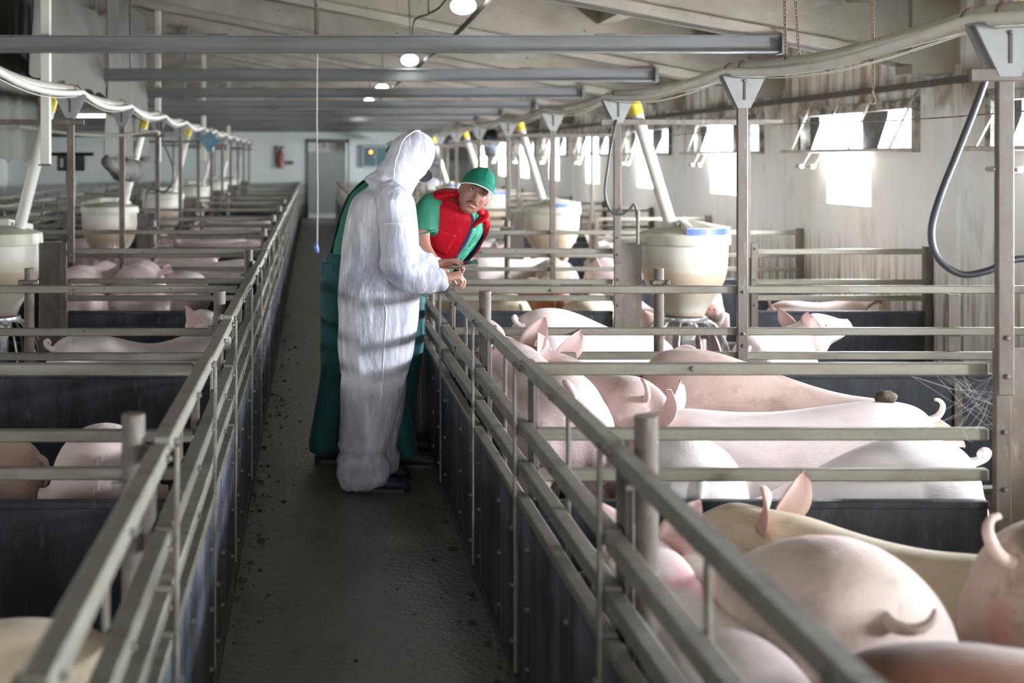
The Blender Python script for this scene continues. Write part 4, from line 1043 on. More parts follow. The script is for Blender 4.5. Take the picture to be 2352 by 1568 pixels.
# the body inside
g = G()
flat(g, [(.95,.34-BX,0,.12,.14),(1.15,.345-BX,0,.13,.15),(1.38,.352-BX,0,.125,.16),(1.47,.37-BX,0,.07,.09),(1.52,.40-BX,0,.055,.06),(1.58,.44-BX,.01,.055,.055)])
Mh = frame((.42, .0, .91), (.75, .55, -.38), L1(.497, .02, 1.655)); Mh = Mh @ Matrix.Scale(.80, 4)
add_head(g, Mh)
add_hand.n = Vector((.15, 0, -1))
limb(g, [(L1(.41,-.2,1.3),.045),(L1(.43,-.22,1.12),.042),(L1(.56,-.205,1.06),.034),(L1(.615,-.187,1.060),.028)], (0,1,0), 14)
add_hand(g, L1(.634, -.185, 1.068), (1, .10, .16), (.0, 1, .15), (.80, .85, .55), 1.08, (.9, .5), .06)
limb(g, [(L1(.41,.2,1.3),.045),(L1(.45,.23,1.17),.042),(L1(.58,.22,1.11),.034),(L1(.635,.21,1.075),.029)], (0,1,0), 14)
add_hand(g, L1(.622, .21, 1.072), (1, -.15, .02), (.0, -1, .1), (.75, .85, .55), .96, (.9, .5), .05)
link('body', fuse(g, .0048, 2, 'body'), SKIN2, t)
# black cap brim standing out of the hood
g = G()
for r_ in (0,):
    bp = [(-.052,0),(-.045,.028),(-.025,.046),(0,.052),(.025,.046),(.045,.028),(.052,0)]
    g.prism(bp, lambda p, q, tt: (p, -q, tt + .10*(-(p/.052)**2)*.12), 0, .006)
obj('cap_brim', g, M['black'], t, loc=L1(.560, -.005, 1.585), rot=(.9, -.5, .9))
boot(t, .27-BX, -.09, -.06, .31, M['navy_shoe'], 'shoe', .10); boot(t, .30-BX, .16, -.02, .30, M['boot'], 'shoe', .10)

# --- second person: green shirt and teal overalls, stooping behind the first
BX, BY = .15, 7.05
t = thing('person', 'person in teal overalls stooping behind the white coverall, mostly hidden', 'person', (BX, BY, 0))
g = G()
flat(g, [(1.02,.205-BX,.02,.13,.17),(1.10,.225-BX,.02,.130,.165),(1.18,.248-BX,.02,.135,.17),(1.26,.272-BX,.02,.140,.18),(1.36,.302-BX,.02,.142,.195),(1.46,.340-BX,.02,.134,.195),(1.525,.372-BX,.02,.105,.14),(1.57,.40-BX,.02,.07,.075),(1.60,.42-BX,.02,.055,.06)])
for s in (-1, 1): limb(g, [(Vector((.34-BX, .02+s*.16, 1.47)),.08),(Vector((.40-BX,.02+s*.215,1.38)),.075),(Vector((.46-BX,.02+s*.22,1.27)),.07)], (0,1,0), 16)
sh = fuse(g, .012, 4, 't_shirt'); displace(sh, lambda p: .006*ridge(p, 9, 9, 5, 1)); link('t_shirt', sh, M['green_shirt'], t)
g = G()
flat(g, [(1.14,.228-BX,.02,.150,.185),(1.08,.206-BX,.02,.155,.19),(1.0,.195-BX,.02,.152,.19),(.92,.188-BX,.02,.150,.185),(.84,.185-BX,.02,.140,.175),(.78,.19-BX,.02,.11,.15)])
limb(g, [(Vector((.155-BX,.09,.90)),.11,.10),(Vector((.15-BX,.10,.70)),.108,.098),(Vector((.145-BX,.10,.50)),.100,.09),(Vector((.115-BX,.10,.28)),.098,.085),(Vector((.09-BX,.10,.10)),.104,.09),(Vector((.088-BX,.10,.06)),.10,.088)], (1,0,0))
limb(g, [(Vector((.22-BX,-.05,.90)),.11,.10),(Vector((.29-BX,-.05,.70)),.105,.098),(Vector((.36-BX,-.04,.50)),.095,.088),(Vector((.43-BX,-.03,.28)),.088,.08),(Vector((.475-BX,-.02,.10)),.092,.085),(Vector((.48-BX,-.02,.06)),.09,.08)], (1,0,0))
ov = fuse(g, .012, 4, 'overalls'); displace(ov, lambda p: .008*ridge(p, 7, 7, 4, 2)); ov_o = link('overalls', ov, M['teal_cloth'], t)
def back_panel(z0, z1, a0, a1, grow, n=14, m=12):
    """curved cloth lying on the back; z up the trunk, a = angle around it"""
    st = [(1.02,.205,.13,.17),(1.10,.225,.130,.165),(1.26,.272,.140,.18),(1.36,.302,.142,.195),(1.46,.340,.134,.195),(1.525,.372,.105,.14),(1.57,.40,.07,.075)]
    def at(z):
        for p, q in zip(st, st[1:]):
            if z <= q[0]: k = (z-p[0])/(q[0]-p[0]); return [lerp(p[i], q[i], k) for i in range(1, 4)]
        return st[-1][1:]
    v = []; f = []
    for lay in (grow, grow-.006):
        for i in range(n+1):
            z = lerp(z0, z1, i/n); cx, hx, hy = at(z)
            for j in range(m+1):
                a = lerp(a0, a1, j/m) ; v.append((cx-BX+math.cos(a)*(hx+lay), .02+math.sin(a)*(hy+lay), z))
    N = (n+1)*(m+1)
    for i in range(n):
        for j in range(m):
            a = i*(m+1)+j; f += [(a, a+1, a+m+2, a+m+1), (N+a, N+a+m+1, N+a+m+2, N+a+1)]
        f += [(i*(m+1), (i+1)*(m+1), N+(i+1)*(m+1), N+i*(m+1)), (i*(m+1)+m, N+i*(m+1)+m, N+(i+1)*(m+1)+m, (i+1)*(m+1)+m)]
    return G().add(v, f)
obj('back_bib', back_panel(1.06, 1.56, PI-.85, PI+.22, .016), M['dark_teal'], t, smooth=True)
obj('pocket_flap', G().cbox(-.05, .05, -.012, .0, -.05, .03, .004), M['teal_cloth'], ov_o, loc=(.085-BX, -.10, 1.07), rot=(0, .2, -.9))
g = G()
flat(g, [(1.1,.23-BX,.02,.09,.12),(1.4,.32-BX,.02,.10,.14),(1.5,.36-BX,.02,.06,.07),(1.57,.41-BX,.02,.052,.052),(1.60,.43-BX,.02,.05,.05)])
Mh = frame((.40, 0, .92), (.86, -.12, -.5), (.492-BX, .02, 1.635)) @ Matrix.Scale(.9, 4)
add_head(g, Mh)
add_hand.n = Vector((.15, 0, -1))
for s in (-1, 1):
    limb(g, [(Vector((.40-BX,.02+s*.20,1.40)),.046),(Vector((.47-BX,.02+s*.22,1.20)),.042),(Vector((.56-BX,.02+s*.18,1.12)),.034),(Vector((.615-BX,.02+s*.12,1.075)),.028)], (0,1,0), 14)
    add_hand(g, (.618-BX, .02+s*.12, 1.068), (1, -.1*s, .02), (0, -s, 0), (.5, .9, .6), .95, (.8, .4), .04)
link('body', fuse(g, .0055, 2, 'body'), SKIN2, t)
cg = G(); cg.loft([[Mh @ Vector((.084*math.cos(a)*math.cos(h), .016+.112*math.sin(a)*math.cos(h), .020+.11*math.sin(h))) for a in [2*PI*k/28 for k in range(28)]] for h in [q*PI/2/8.001 for q in range(9)]])
obj('cap', cg, M['black'], t, smooth=True)
boot(t, .085-BX+.02, .10, .0, .30, M['boot'], 'boot', .15, .056); boot(t, .50-BX, -.02, .02, .31, M['boot'], 'boot', .13, .056)

# --- third person: red vest, green cap, leaning over the rail and looking at the camera
BX, BY = .50, 7.42
t = thing('person', 'moustached person in a red vest and green cap leaning over the rail', 'person', (BX, BY, 0))
V = lambda x, y, z: Vector((x-BX, y-BY, z))
side = (Vector((.92, .12, -.40))).normalized()            # across the chest, picture left to right
TR = [(V(.53,7.40,.97),.155,.125),(V(.59,7.30,1.05),.150,.125),(V(.655,7.20,1.13),.150,.125),(V(.705,7.12,1.21),.160,.128),(V(.74,7.07,1.285),.172,.128),(V(.765,7.04,1.35),.175,.118),(V(.785,7.02,1.405),.145,.10),(V(.80,7.00,1.445),.085,.075)]
g = G(); limb(g, TR, side, 32)
RS, LS = V(.636,6.99,1.405), V(.890,7.11,1.315)
limb(g, [(V(.690,7.01,1.395),.05,.05),(V(.665,7.005,1.405),.066,.060),(RS,.070,.064),(V(.604,6.955,1.345),.073,.064),(V(.592,6.93,1.285),.072,.064),(V(.590,6.92,1.262),.074,.066)], (1,0,0), 20)
limb(g, [(V(.85,7.06,1.33),.06,.06),(LS,.060,.06),(V(.880,7.20,1.24),.056,.055),(V(.86,7.26,1.17),.052,.05)], (1,0,0), 20)
sh = fuse(g, .010, 4, 't_shirt'); displace(sh, lambda p: .005*ridge(p, 12, 12, 7, 1)); link('t_shirt', sh, M['green_shirt'], t)
# vest: open shell over the trunk
P = cr([s_[0] for s_ in TR[1:8]], 5); Q = cr([(s_[1], s_[2], 0) for s_ in TR[1:8]], 5)
def shell(a0, a1, grow, thick, flare=0, m=26, i0=0, i1=None):
    i1 = len(P)-1 if i1 is None else i1; v = []; f = []; rows = i1-i0+1
    for lay in (0, 1):
        for i in range(i0, i1+1):
            tt = (P[min(i+1, len(P)-1)]-P[max(i-1, 0)]).normalized(); a = (side - tt*side.dot(tt)).normalized(); b = tt.cross(a)
            for j in range(m+1):
                th = lerp(a0, a1, j/m); k = 1 + flare*smoothstep(.72, 1, j/m)
                gr = grow - lay*thick + .006*noise.noise(Vector((j*.35, i*.28, 2)))
                v.append(P[i] + a*(math.cos(th)*(Q[i].x+gr)*k) + b*(math.sin(th)*(Q[i].y+gr)*k))
    N = rows*(m+1)
    for i in range(rows-1):
        for j in range(m):
            q = i*(m+1)+j; f += [(q, q+1, q+m+2, q+m+1), (N+q, N+q+m+1, N+q+m+2, N+q+1)]
        f += [(i*(m+1), (i+1)*(m+1), N+(i+1)*(m+1), N+i*(m+1)), (i*(m+1)+m, N+i*(m+1)+m, N+(i+1)*(m+1)+m, (i+1)*(m+1)+m)]
    for j in range(m):
        f += [(j, N+j, N+j+1, j+1), ((rows-1)*(m+1)+j, (rows-1)*(m+1)+j+1, N+(rows-1)*(m+1)+j+1, N+(rows-1)*(m+1)+j)]
    return G().add(v, f)
# angle 0 = picture right, the sign of b decides front or back
tt = (P[8]-P[6]).normalized(); a_ = (side-tt*side.dot(tt)).normalized(); b_ = tt.cross(a_)
sg = 1 if b_.y < 0 else -1            # +sg*pi/2 faces the camera
A = lambda deg: sg*math.radians(deg)
vest = obj('vest', shell(A(270), A(62), .014, .007, 0, 34), M['red_vest'], t, smooth=True)
obj('vest_flap', shell(A(-88), A(20), .014, .007, .10, 20), M['red_vest'], t, smooth=True)
obj('lining', shell(A(-40), A(22.5), .0065, .004, .115, 16), M['navy'], t, smooth=True)
obj('placket', shell(A(66), A(60), .0155, .012, 0, 3), M['navy'], vest, smooth=True)
obj('shirt_front', shell(A(64), A(20), .003, .006, 0, 14), M['mint_shirt'], t, smooth=True)
pf = shell(A(128), A(84), .020, .006, 0, 10, 11, 17); obj('pocket_flap', pf, M['red_vest'], vest, smooth=True)
pf = shell(A(126), A(86), .017, .004, 0, 10, 4, 11); obj('pocket', pf, M['red_vest'], vest, smooth=True)
# shoulder yokes and stand-up collar
g = G(); limb(g, [(V(.825,7.0,1.462),.030,.018),(V(.770,7.0,1.468),.075,.028),(V(.705,7.01,1.462),.085,.036),(V(.655,7.025,1.440),.078,.034),(V(.622,7.04,1.400),.060,.026)], (0,1,0), 20, 5); obj('shoulder_yoke', g, M['red_vest'], vest, smooth=True)
g = G(); limb(g, [(V(.84,7.0,1.435),.045,.022),(V(.885,7.01,1.385),.060,.030),(V(.922,7.04,1.325),.058,.030),(V(.925,7.08,1.26),.050,.026)], (0,1,0), 20, 5); obj('shoulder_yoke', g, M['red_vest'], vest, smooth=True)
g = G(); limb(g, [(V(.772,6.96,1.300),.010,.022),(V(.757,6.945,1.345),.011,.034),(V(.752,6.95,1.395),.012,.038),(V(.765,6.975,1.445),.012,.034),(V(.790,7.01,1.485),.010,.024)], (1,.3,0), 16, 5); obj('collar', g, M['red_vest'], vest, smooth=True)
g = G(); limb(g, [(V(.850,6.94,1.295),.010,.018),(V(.885,6.945,1.325),.011,.028),(V(.915,6.965,1.350),.012,.028),(V(.925,7.0,1.375),.01,.02)], (.3,0,1), 16, 5); obj('collar', g, M['red_vest'], vest, smooth=True)
obj('sleeve_hem', G().tube([V(.590,6.92,1.266) + Vector((.076*math.cos(q), .064*math.sin(q), .018*math.cos(q))) for q in [k*PI/10 for k in range(21)]], .004, 6), M['green_shirt'], t, smooth=True)
# trousers and boots
g = G()
flat(g, [(1.04,.56-BX,7.33-BY,.13,.15),(.96,.52-BX,7.40-BY,.135,.165),(.88,.51-BX,7.42-BY,.13,.165),(.80,.51-BX,7.42-BY,.115,.15)])
for s, fx in ((-1, .50), (1, .47)): limb(g, [(V(.52,7.42+s*.08,.88),.105,.095),(V(.525,7.43+s*.10,.66),.098,.09),(V(.51,7.46+s*.11,.44),.088,.082),(V(fx,7.48+s*.11,.22),.085,.08),(V(fx,7.49+s*.11,.07),.088,.082)], (1,0,0))
tr = fuse(g, .012, 4, 'trousers'); displace(tr, lambda p: .007*ridge(p, 7, 7, 5, 4)); link('trousers', tr, M['teal_cloth'], t)
boot(t, .02, -.04, .05, .30, M['boot'], 'boot', .14); boot(t, -.02, .18, .0, .30, M['boot'], 'boot', .14)
# body: trunk, neck, head, arms and hands in one skin
g = G()
limb(g, [(V(.60,7.30,1.08),.10,.08),(V(.74,7.08,1.28),.13,.09),(V(.785,7.02,1.40),.10,.075),(V(.815,6.985,1.44),.062,.058),(V(.845,6.955,1.475),.056,.056)], side, 20)
HC = V(.858, 6.925, 1.470)
Mh = frame((.435, .02, .90), (-.05, -.985, -.12), HC) @ Matrix.Scale(1.02, 4)
add_head(g, Mh)
limb(g, [(RS,.056),(V(.600,6.955,1.345),.051),(V(.577,6.91,1.27),.045),(V(.583,6.87,1.20),.040),(V(.607,6.84,1.150),.037),(V(.638,6.82,1.118),.031),(V(.660,6.81,1.104),.027)], (1,0,0), 16)
add_hand.n = Vector((.1, .35, -1))
add_hand(g, V(.668, 6.805, 1.108), (1, -.05, .04), (.05, -.75, .55), (.55, .85, .6), 1.0, (.45, .25), .05)
limb(g, [(LS,.050),(V(.880,7.20,1.24),.046),(V(.85,7.28,1.15),.042),(V(.80,7.30,1.11),.036),(V(.735,7.31,1.085),.028)], (1,0,0), 16)
add_hand.n = Vector((-.1, 0, -1))
add_hand(g, V(.735, 7.31, 1.07), (-1, -.05, -.05), (0, -1, 0), (.4, .7, .5), .98, (.8, .4), .05)
body = fuse(g, .0034, 1, 'body'); link('body', body, SKIN, t)
eyes_brows(t, Mh)
mo = G().tube([Mh @ Vector(q) for q in ((-.031,-.0825,-.059),(-.021,-.0945,-.0505),(-.008,-.1020,-.0455),(0,-.1025,-.0462),(.008,-.1020,-.0455),(.021,-.0945,-.0505),(.031,-.0825,-.059))], [.0018,.0036,.0046,.0038,.0046,.0036,.0018], 8)
obj('moustache', mo, M['hair'], t, smooth=True)
lp = G().tube([Mh @ Vector(q) for q in ((-.022,-.0875,-.0655),(-.010,-.0985,-.0670),(0,-.1005,-.0675),(.010,-.0985,-.0670),(.022,-.0875,-.0655))], [.0014,.0036,.0042,.0036,.0014], 8)
obj('lip', lp, mat('lip', (.46,.19,.16), .45), t, smooth=True)
# cap
cg = G(); n = 40; rows = []
for q in range(12):
    h = lerp(-.05, PI/2-.02, q/11); rows.append([Mh @ Vector((.0850*math.cos(a)*math.cos(h)**.85 if math.cos(h) > 0 else 0, .010+.110*math.sin(a)*max(0, math.cos(h))**.85, .056 - .016*math.sin(a) + .080*math.sin(h))) for a in [2*PI*k/n for k in range(n)]])
cg.loft(rows); cap = obj('cap', cg, M['cap_green'], t, smooth=True)
def brim_pt(u, w, dz=0):     # u: -1..1 across, w: 0..1 outwards
    a = u*1.02; base = Vector((.0862*math.sin(a), .010-.1115*math.cos(a), .062 + .010*math.cos(a)))
    out = Vector((.068*math.sin(a)*.55*w, -.062*math.cos(a*.8)*w, 0))
    z = -.030*w - .020*(u*u)*w**.8 - .008*(u*u)
    return Mh @ (base + out + Vector((0, 0, z+dz)))
v = []; f = []; mu, mw = 20, 6
for lay in (.003, -.002):
    for i in range(mw+1):
        for j in range(mu+1): v.append(brim_pt(-1+2*j/mu, i/mw*(1-.0*abs(j-mu/2)), lay))
N = (mu+1)*(mw+1)
for i in range(mw):
    for j in range(mu):
        q = i*(mu+1)+j; f += [(q, q+1, q+mu+2, q+mu+1), (N+q, N+q+mu+1, N+q+mu+2, N+q+1)]
    f += [(i*(mu+1), (i+1)*(mu+1), N+(i+1)*(mu+1), N+i*(mu+1)), (i*(mu+1)+mu, N+i*(mu+1)+mu, N+(i+1)*(mu+1)+mu, (i+1)*(mu+1)+mu)]
br_o = obj('brim', G().add(v, f), M['cap_green'], cap, smooth=True)
obj('piping', G().tube([brim_pt(-1+2*j/24, 1.0, 0) for j in range(25)], .0026, 6), M['cap_trim'], br_o, smooth=True)
for k in range(6):
    a = 2*PI*k/6 + PI/6
    obj('panel_seam', G().tube([Mh @ Vector((.0858*math.cos(a)*math.cos(h)**.85, .010+.1110*math.sin(a)*math.cos(h)**.85, .056-.016*math.sin(a)+.0808*math.sin(h))) for h in [lerp(-.02, PI/2-.06, q/10) for q in range(11)]], .0012, 5), M['cap_green'], cap, smooth=True)
obj('button', G().sphere(Mh @ Vector((0, .010, .137)), .007, 10, 6, (1, 1, .6)), M['cap_green'], cap, smooth=True)
# phone in the hand of the third person
ph = thing('phone', 'dark phone with silver edge held over the rail by the person in the red vest', 'phone', (.792, 6.775, 1.112))
ph.rotation_euler = (.20, -.10, -.05)
obj('case', G().cbox(-.068, .068, -.036, .036, -.005, .004, .002), M['chrome'], ph)
obj('screen', G().cbox(-.065, .065, -.033, .033, .004, .0052, .0005), mat('phone_screen', (.06, .045, .045), .2), ph)
# ---------------------------------------------------------------- lamps, cables, curtains and other fittings
def lamp(y, label, x=.9, z=2.57):
    t = thing('pendant_lamp', label, 'lamp', (x, y, z), 0, 'lit globe lamps over the corridor')
    obj('globe', G().sphere((0,0,0), .062, 20, 12, (1.25, 1.25, .85)), M['bulb'], t, smooth=True)
    obj('socket', G().lathe([(.0,.045),(.045,.045),(.035,.07),(.025,.12),(.0,.12)], n=16, caps=False), M['cable'], t, auto=40)
    zt = zb(x)+TD-z-.02
    obj('flex', G().tube([(0,0,.11),(.01,.0,.2),(-.02,.02,zt)], .008, 6), M['cable'], t)
for i, y in enumerate([3.4, 7.8, 12.1, 16.9, 20.8, 25.2, 29.6]):
    lamp(y, 'lit round lamp hanging under the roof above the corridor, %s from the camera' % ORD[i])
def lumpy(name, label, cat, pts, r, m, n=8, amp=.35, sub=10, group=None):
    p = cr(pts, sub); rr = [r*(1+amp*noise.noise(Vector((i*.9, 3, 1)))) for i in range(len(p))]
    b = p[0].copy(); t = obj(name, G().tube([q-b for q in p], rr, n), m, smooth=True, loc=b)
    return tag(t, label, cat, group)
lumpy('cable', 'thick dust-covered cable running under the tie beams along the corridor', 'cable',
      [(1.06, 4.5, 2.70), (1.06, 6.6, 2.64), (1.06, 9.0, 2.585), (1.05, 10.6, 2.56), (1.06, 12.2, 2.585), (1.05, 14.0, 2.55), (1.05, 15.5, 2.585), (1.05, 18.8, 2.58), (1.04, 22, 2.58), (1.04, 28, 2.58), (1.03, 36.8, 2.57)], .019, M['cable'], 8, .5, 40)
lumpy('cable', 'thin sagging cable looped between the roof and the hanging lamps', 'cable',
      [(.98, 7.3, 3.0), (.93, 8.0, 2.82), (.86, 8.6, 2.68), (.80, 9.0, 2.655), (.74, 9.4, 2.66), (.76, 9.9, 2.60), (.84, 11.0, 2.60), (.90, 12.08, 2.70)], .008, M['cable'], 6, .5, 10)
obj_ = lumpy('hanger', 'thin rod dropping from the roof to the loop of the lamp cable', 'rod', [(.80, 9.0, 2.66), (.80, 9.0, 2.75), (.80, 9.0, 2.9), (.80, 9.0, zb(.8)+TD)], .007, M['cable'], 6, .4)
t = thing('pull_cord', 'pale cord with a blue grip hanging over the corridor from a steel rod', 'cord', (.032, 9.22, 1.0))
obj('cord', G().tube([(0,0,.06),(.003,0,.4),(-.002,0,.9),(.0,0,1.47)], .0048, 8), M['rope'], t)
obj('grip', G().tube([(0,0,-.01),(0,0,.0),(-.008,0,.03),(-.004,0,.07)], [.008,.016,.017,.009], 10), M['blue'], t, smooth=True)
obj('rod', G().tube([(-.004,0,1.40),(-.004,0,2.35)], .015, 10), M['steel'], t)
# ridge columns, hangers and curtains of the left half
for i, y in enumerate([9.06, 15.62, 22.18, 28.74]):
    zt = zb(-1.85)
    t = thing('column', 'cream square post hanging from the roof ridge at left, %s from the camera' % ORD[i], 'post', (-1.85, y, 1.62), 0, 'cream ridge posts')
    obj('shaft', G().cbox(-.032, .032, -.032, .032, 0, zt-1.62, .004), M['white_paint'], t)
    obj('foot_plate', G().cbox(-.045, .045, -.045, .045, -.012, 0, .003), M['steel'], t)
for i, (x, y) in enumerate([(-2.03, 12.2), (-1.70, 12.2), (-1.83, 18.7)]):
    t = thing('hanger', 'thin grey hanger rod with a bracket block under the left roof, %s from the camera' % ORD[i], 'rod', (x, y, 2.5), 0, 'roof hangers')
    obj('rod', G().tube([(0,0,0),(0,0,zb(x)-2.5+.1)], .012, 8), M['steel'], t)
    obj('block', G().cbox(-.06, .06, -.05, .05, zb(x)-2.5-.16, zb(x)-2.5+.12, .01), M['steel'], t)
def curtain(ya, yb, z0, z1, x, label, roll):
    t = thing('curtain', label, 'curtain', (x, (ya+yb)/2, z0), 0, 'grey curtains along the ridge')
    v = []; f = []; n, m = 36, 10; h = (yb-ya)/2
    for lay in (0, .006):
        for i in range(n+1):
            for j in range(m+1):
                y = lerp(-h, h, i/n); z = lerp(0, z1-z0, j/m) - (.0 if j else .02*math.sin(i*.9))
                v.append((lay + .02*math.sin(y*9 + .5*j)*(1-j/m*.6) + .012*noise.noise(Vector((y*2, z*2, x))), y, z))
    N = (n+1)*(m+1)
    for i in range(n):
        for j in range(m):
            q = i*(m+1)+j; f += [(q, q+m+1, q+m+2, q+1), (N+q, N+q+1, N+q+m+2, N+q+m+1)]
    obj('sheet', G().add(v, f), M['curtain'], t, smooth=True)
    if roll:
        p = [(.0, lerp(-h, h, k/24), -.05 - .10*math.sin(PI*k/24)*(1+.25*math.sin(k*1.1))) for k in range(25)]
        obj('bottom_roll', G().tube(p, [.05+.06*math.sin(PI*k/24)*(1+.3*math.sin(k*1.9)) for k in range(25)], 10), M['curtain'], t, smooth=True)
        obj('batten', G().tube([(.01,-h,.0),(.01,h,.0)], .014, 8), M['darkframe'], t)
curtain(9.2, 12.5, 1.64, 3.30, -2.62, 'grey plastic curtain hanging at the far left edge, closest to the camera', False)
curtain(9.14, 12.3, 2.25, 2.98, -1.97, 'raised grey curtain between the first two cream ridge posts', False)
curtain(12.45, 15.55, 1.68, 3.30, -1.97, 'grey curtain with a sagging rolled lower edge beyond the raised curtain', True)
t = thing('tube_light', 'lit greenish fluorescent tube under the beams at left', 'lamp', (-2.25, 13.2, 2.09))
obj('tube', G().tube([(-.2,0,0),(.2,0,0)], .016, 10), M['tubelight'], t, smooth=True)
obj('housing', G().cbox(-.24, .24, -.03, .03, .02, .055, .004), M['white_paint'], t)
obj('suspension', G().tube([(0,0,.05),(0,0,1.4)], .005, 6), M['cable'], t)
# black winch box beyond the ridge at left
t = thing('winch_box', 'black box with white strips hanging beyond the left curtain', 'box', (-2.75, 14.9, 1.5))
obj('box', G().cbox(-.16, .16, -.06, .06, .02, .20, .01), M['black'], t)
obj('stem', G().cbox(-.06, .05, -.04, .04, -.16, .04, .01), M['black'], t)
for x in (-.10, .01): obj('strip', G().cbox(x-.018, x+.018, -.066, -.06, .06, .16, .002), M['white_paint'], t)
obj('bar', G().tube([(-.6,0,.21),(.25,0,.21)], .02, 8), M['black'], t)
obj('hanger', G().tube([(0,0,.2),(0,0,zb(-2.75)+TD-1.5)], .006, 6), M['cable'], t)
# end wall fittings
t = thing('fire_extinguisher', 'red and grey extinguisher on a dark bracket on the white end wall', 'extinguisher', (-.9, END_Y-.1, 1.38))
obj('cylinder', G().lathe([(.0,.0),(.075,.0),(.08,.03),(.08,.42),(.05,.5),(.0,.5)], n=18, caps=False), M['red'], t, auto=40)
obj('valve', G().cbox(-.03, .03, -.03, .03, .5, .60, .005).cbox(-.03, .11, -.02, .02, .60, .63, .004), M['black'], t)
obj('bracket', G().cbox(-.17, -.09, .02, .1, .12, .66, .008), M['wire'], t)
t = thing('control_cabinet', 'grey control cabinet with dark glass doors and an orange light on the end wall', 'cabinet', (1.98, END_Y-.11, 1.41))
obj('body', G().cbox(-.58, .58, -.08, .1, 0, .62, .01), M['cabinet'], t)
for x in (-.36, .0, .36):
    d = obj('door', G().cbox(x-.165, x+.165, -.10, -.08, .05, .56, .006), M['screen'], t)
    obj('handle', G().cbox(x+.12, x+.14, -.115, -.10, .25, .36, .003), M['chrome'], d)
obj('indicator', G().lathe([(.0,.0),(.04,.0),(.04,.02),(.0,.025)], n=16, caps=False).xf(Matrix.Rotation(PI/2, 4, 'X')), M['orange'], t, loc=(-.33, -.10, .44))
for i, (x, z, w, h) in enumerate([(-.62, 1.5, .16, .10), (2.95, 1.55, .3, .35), (3.4, 1.9, .28, .3), (3.45, 1.4, .3, .25), (4.0, 1.55, .28, .5)]):
    t = thing('junction_box', '%s junction box on the end wall, %s from the door' % (('small dark', 'grey', 'grey', 'pale', 'grey')[i], ('left', 'first right', 'second right', 'third right', 'last right')[i]), 'box', (x, END_Y-.08, z), 0, 'boxes on the end wall')
    obj('case', G().cbox(-w/2, w/2, -.06, .07, 0, h, .01), M['cabinet'] if i else M['black'], t)
    obj('cover', G().cbox(-w*.4, w*.4, -.072, -.06, h*.12, h*.88, .004), M['screen'] if i % 2 else M['steel'], t)
t = thing('exhaust_fan', 'dark round fan high on the right wall near the far end', 'fan', (WALL_R-.14, 31.5, 2.05), 0)
obj('housing', G().lathe([(.30,-.12),(.34,-.10),(.34,.12),(.26,.13),(.24,0)], n=28, caps=False).xf(Matrix.Rotation(-PI/2, 4, 'Y')), M['black'], t, auto=40)
for k in range(5):
    obj('blade', G().box(-.01, .01, -.05, .05, .03, .25).xf(Matrix.Rotation(2*PI*k/5, 4, 'X') @ Matrix.Rotation(.4, 4, 'Z')), M['darkframe'], t)
obj('hub', G().lathe([(.0,-.06),(.05,-.05),(.05,.06),(.0,.06)], n=14, caps=False).xf(Matrix.Rotation(PI/2, 4, 'Y')), M['darkframe'], t)
t = thing('sign_plate', 'dark teal square plate hanging by a corner from the left feed pipe', 'plate', (-1.53, 19.35, 1.92))
obj('plate', G().cbox(-.115, .115, -.004, .004, -.115, .115, .002).xf(Matrix.Rotation(PI/4+.1, 4, 'Y')), M['teal'], t)
obj('wire', G().tube([(0,0,.15),(-.1,0,.22)], .004, 6), M['wire'], t)
# hoses and wires
lumpy('hose', 'black rubber hose looping down beside the steel post near the window wall', 'hose',
      [(2.23, 4.26, 2.02), (2.18, 4.28, 1.848), (2.123, 4.30, 1.676), (2.066, 4.30, 1.533), (2.037, 4.30, 1.419), (2.052, 4.29, 1.333), (2.123, 4.28, 1.278), (2.209, 4.27, 1.29), (2.266, 4.27, 1.318), (2.34, 4.27, 1.328), (2.50, 4.27, 1.30), (2.6, 4.25, 1.22)], .0115, M['rubber'], 12, 0, 8)
t = lumpy('hose', 'thin black hose curling to a pipe beside the first full hopper', 'hose',
      [(2.14, 9.20, 1.93), (2.10, 9.18, 1.75), (2.077, 9.18, 1.61), (2.055, 9.18, 1.425), (2.085, 9.18, 1.305), (2.153, 9.18, 1.265), (2.225, 9.18, 1.30), (2.258, 9.18, 1.335), (2.28, 9.18, 1.285)], .009, M['rubber'], 10, 0, 8)
o = obj('pipe', G().tube([(0,0,0),(0,0,.22)], .012, 8).tube([(0,0,.19),(0,0,.24)], .018, 8), M['post'], t, loc=(2.285-2.14, -.02, 1.055-1.93))
lumpy('hose', 'pale hose drooping between posts at the left', 'hose', [(-2.75, 11.6, 1.96), (-2.45, 11.6, 1.92), (-2.1, 11.6, 1.875), (-1.75, 11.62, 1.865), (-1.42, 11.6, 1.90), (-1.36, 11.6, 1.87)], .016, M['rope'], 8, .1, 8)
lumpy('hose', 'dark hose hanging from the left feed pipe down to the fence', 'hose', [(-1.66, 14.36, 2.06), (-1.64, 14.34, 1.85), (-1.58, 14.34, 1.70), (-1.53, 14.34, 1.55), (-1.53, 14.34, 1.42), (-1.62, 14.34, 1.30), (-1.78, 14.34, 1.32), (-1.83, 14.34, 1.24), (-1.85, 14.34, 1.0)], .010, M['rubber'], 8, 0, 8)
for k in range(0, 7, 2):
    a, b = FY[k], FY[k+2]
    lumpy('wire', 'rusty wire strung between the cross bars over the right pens, %s span from the camera' % ORD[k//2], 'wire',
          [(3.23, a-.09, 1.90), (3.21, lerp(a, b, .3), 1.872), (3.22, lerp(a, b, .6), 1.868), (3.23, b-.1, 1.90)], .0035, M['wire'], 5, .9, 24, 'wires over the right pens')
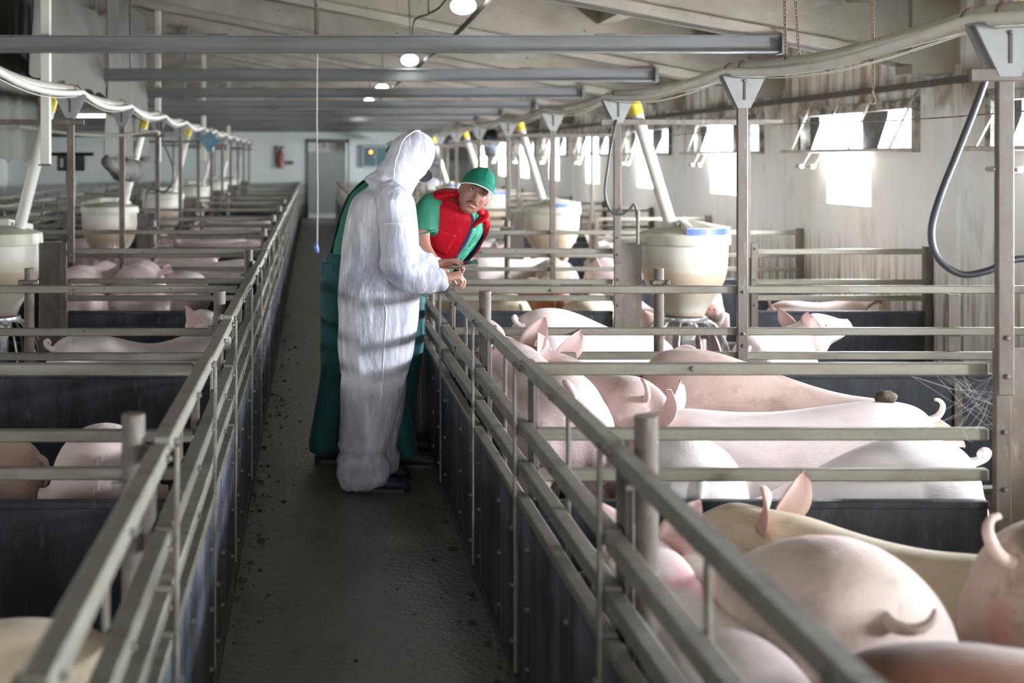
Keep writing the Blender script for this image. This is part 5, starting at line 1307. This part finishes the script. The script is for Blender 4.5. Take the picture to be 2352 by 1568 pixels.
# chains
lk = G().tube([(.0065*math.cos(q), 0, .0115*math.sin(q)) for q in [k*PI/6 for k in range(13)]], .0022, 6, False, up=(0, 1, 0)).mesh('chain_link', True)
def chain(x0, y0, z0, x1, y1, z1, label, hook=False):
    t = thing('chain', label, 'chain', (x0, y0, z0), 0, 'hanging chains')
    d = Vector((x1-x0, y1-y0, z1-z0)); n = int(d.length/.0165)
    for i in range(n):
        link('chain_link', lk, M['wire'], t, d*(i/n), (0, math.atan2(d.x, d.z), (PI/2)*(i % 2)+.3))
    if hook: obj('hook', G().tube(cr([(0,0,.02),(0,0,-.01),(.012,0,-.03),(.008,0,-.05),(-.012,0,-.05),(-.016,0,-.035)], 5), .0035, 6), M['wire'], t, smooth=True)
chain(2.13, 5.88, 2.07, 2.115, 5.88, zb(2.17)+TD-.02, 'thin chain from the roof to the right feed pipe, on the left of a pair')
chain(2.20, 5.90, 2.07, 2.125, 5.88, zb(2.17)+TD-.02, 'thin chain from the roof to the right feed pipe, on the right of a pair')
chain(2.66, 6.2, 1.97, 2.66, 6.2, zb(2.66)+TD-.02, 'single chain with an open hook hanging free over the right pens', True)
# yellow ties on the first right bracket
t = thing('tie_strap', 'yellow strap ends on top of the right feed pipe beside the first bracket', 'strap', (2.21, 4.05, 2.12))
for k in range(3): obj('loop', G().tube([(.05*k-.02, .0, .0), (.05*k-.01, 0, .035), (.05*k+.03, 0, .05), (.05*k+.06, 0, .03)], .006, 6), M['yellow'], t, smooth=True)
# cobweb in the corner of the first cross fence
g = G(); rr = random.Random(3)
for i in range(30):
    a = Vector((2.135, 4.10, rr.uniform(.80, .98))); b = Vector((rr.uniform(1.88, 2.1), rr.uniform(4.11, 4.16), rr.choice([.97, .80, .965])))
    if i % 3 == 0: a = Vector((rr.uniform(2.0, 2.13), 4.12, rr.uniform(.8, .97))); b = a + Vector((rr.uniform(-.06, .06), 0, rr.uniform(-.06, .06)))
    g.tube([a, (a+b)/2 + Vector((0, 0, -.015)), b], .00035, 3, False)
tag(obj('cobweb', g, M['web']), 'dusty cobweb between the bars beside the steel feeder plate', 'cobweb', None, 'stuff')
# dirt along the corridor edges
g = G(); rr = random.Random(5)
for i in range(420):
    e = rr.random(); x = -.29 + abs(rr.gauss(0, .07)) if e < .45 else .63 - abs(rr.gauss(0, .06)) if e < .8 else rr.uniform(-.28, .62)
    y = rr.uniform(1.5, 14); r_ = rr.choice([.003, .004, .004, .005, .006, .008, .012]) * (1 if abs(x-.17) > .3 else .7)
    s0 = len(g.v); g.sphere((x, y, r_*.35), r_, 6, 4, (rr.uniform(.8, 1.6), rr.uniform(.8, 1.6), .6))
    for k in range(s0, len(g.v)): g.v[k] = tuple(Vector(g.v[k])*1 + Vector((rr.uniform(-.25, .25)*r_, rr.uniform(-.25, .25)*r_, 0)))
tag(obj('debris', g, M['dung']), 'small dark crumbs of dirt along the corridor floor', 'dirt', None, 'stuff')
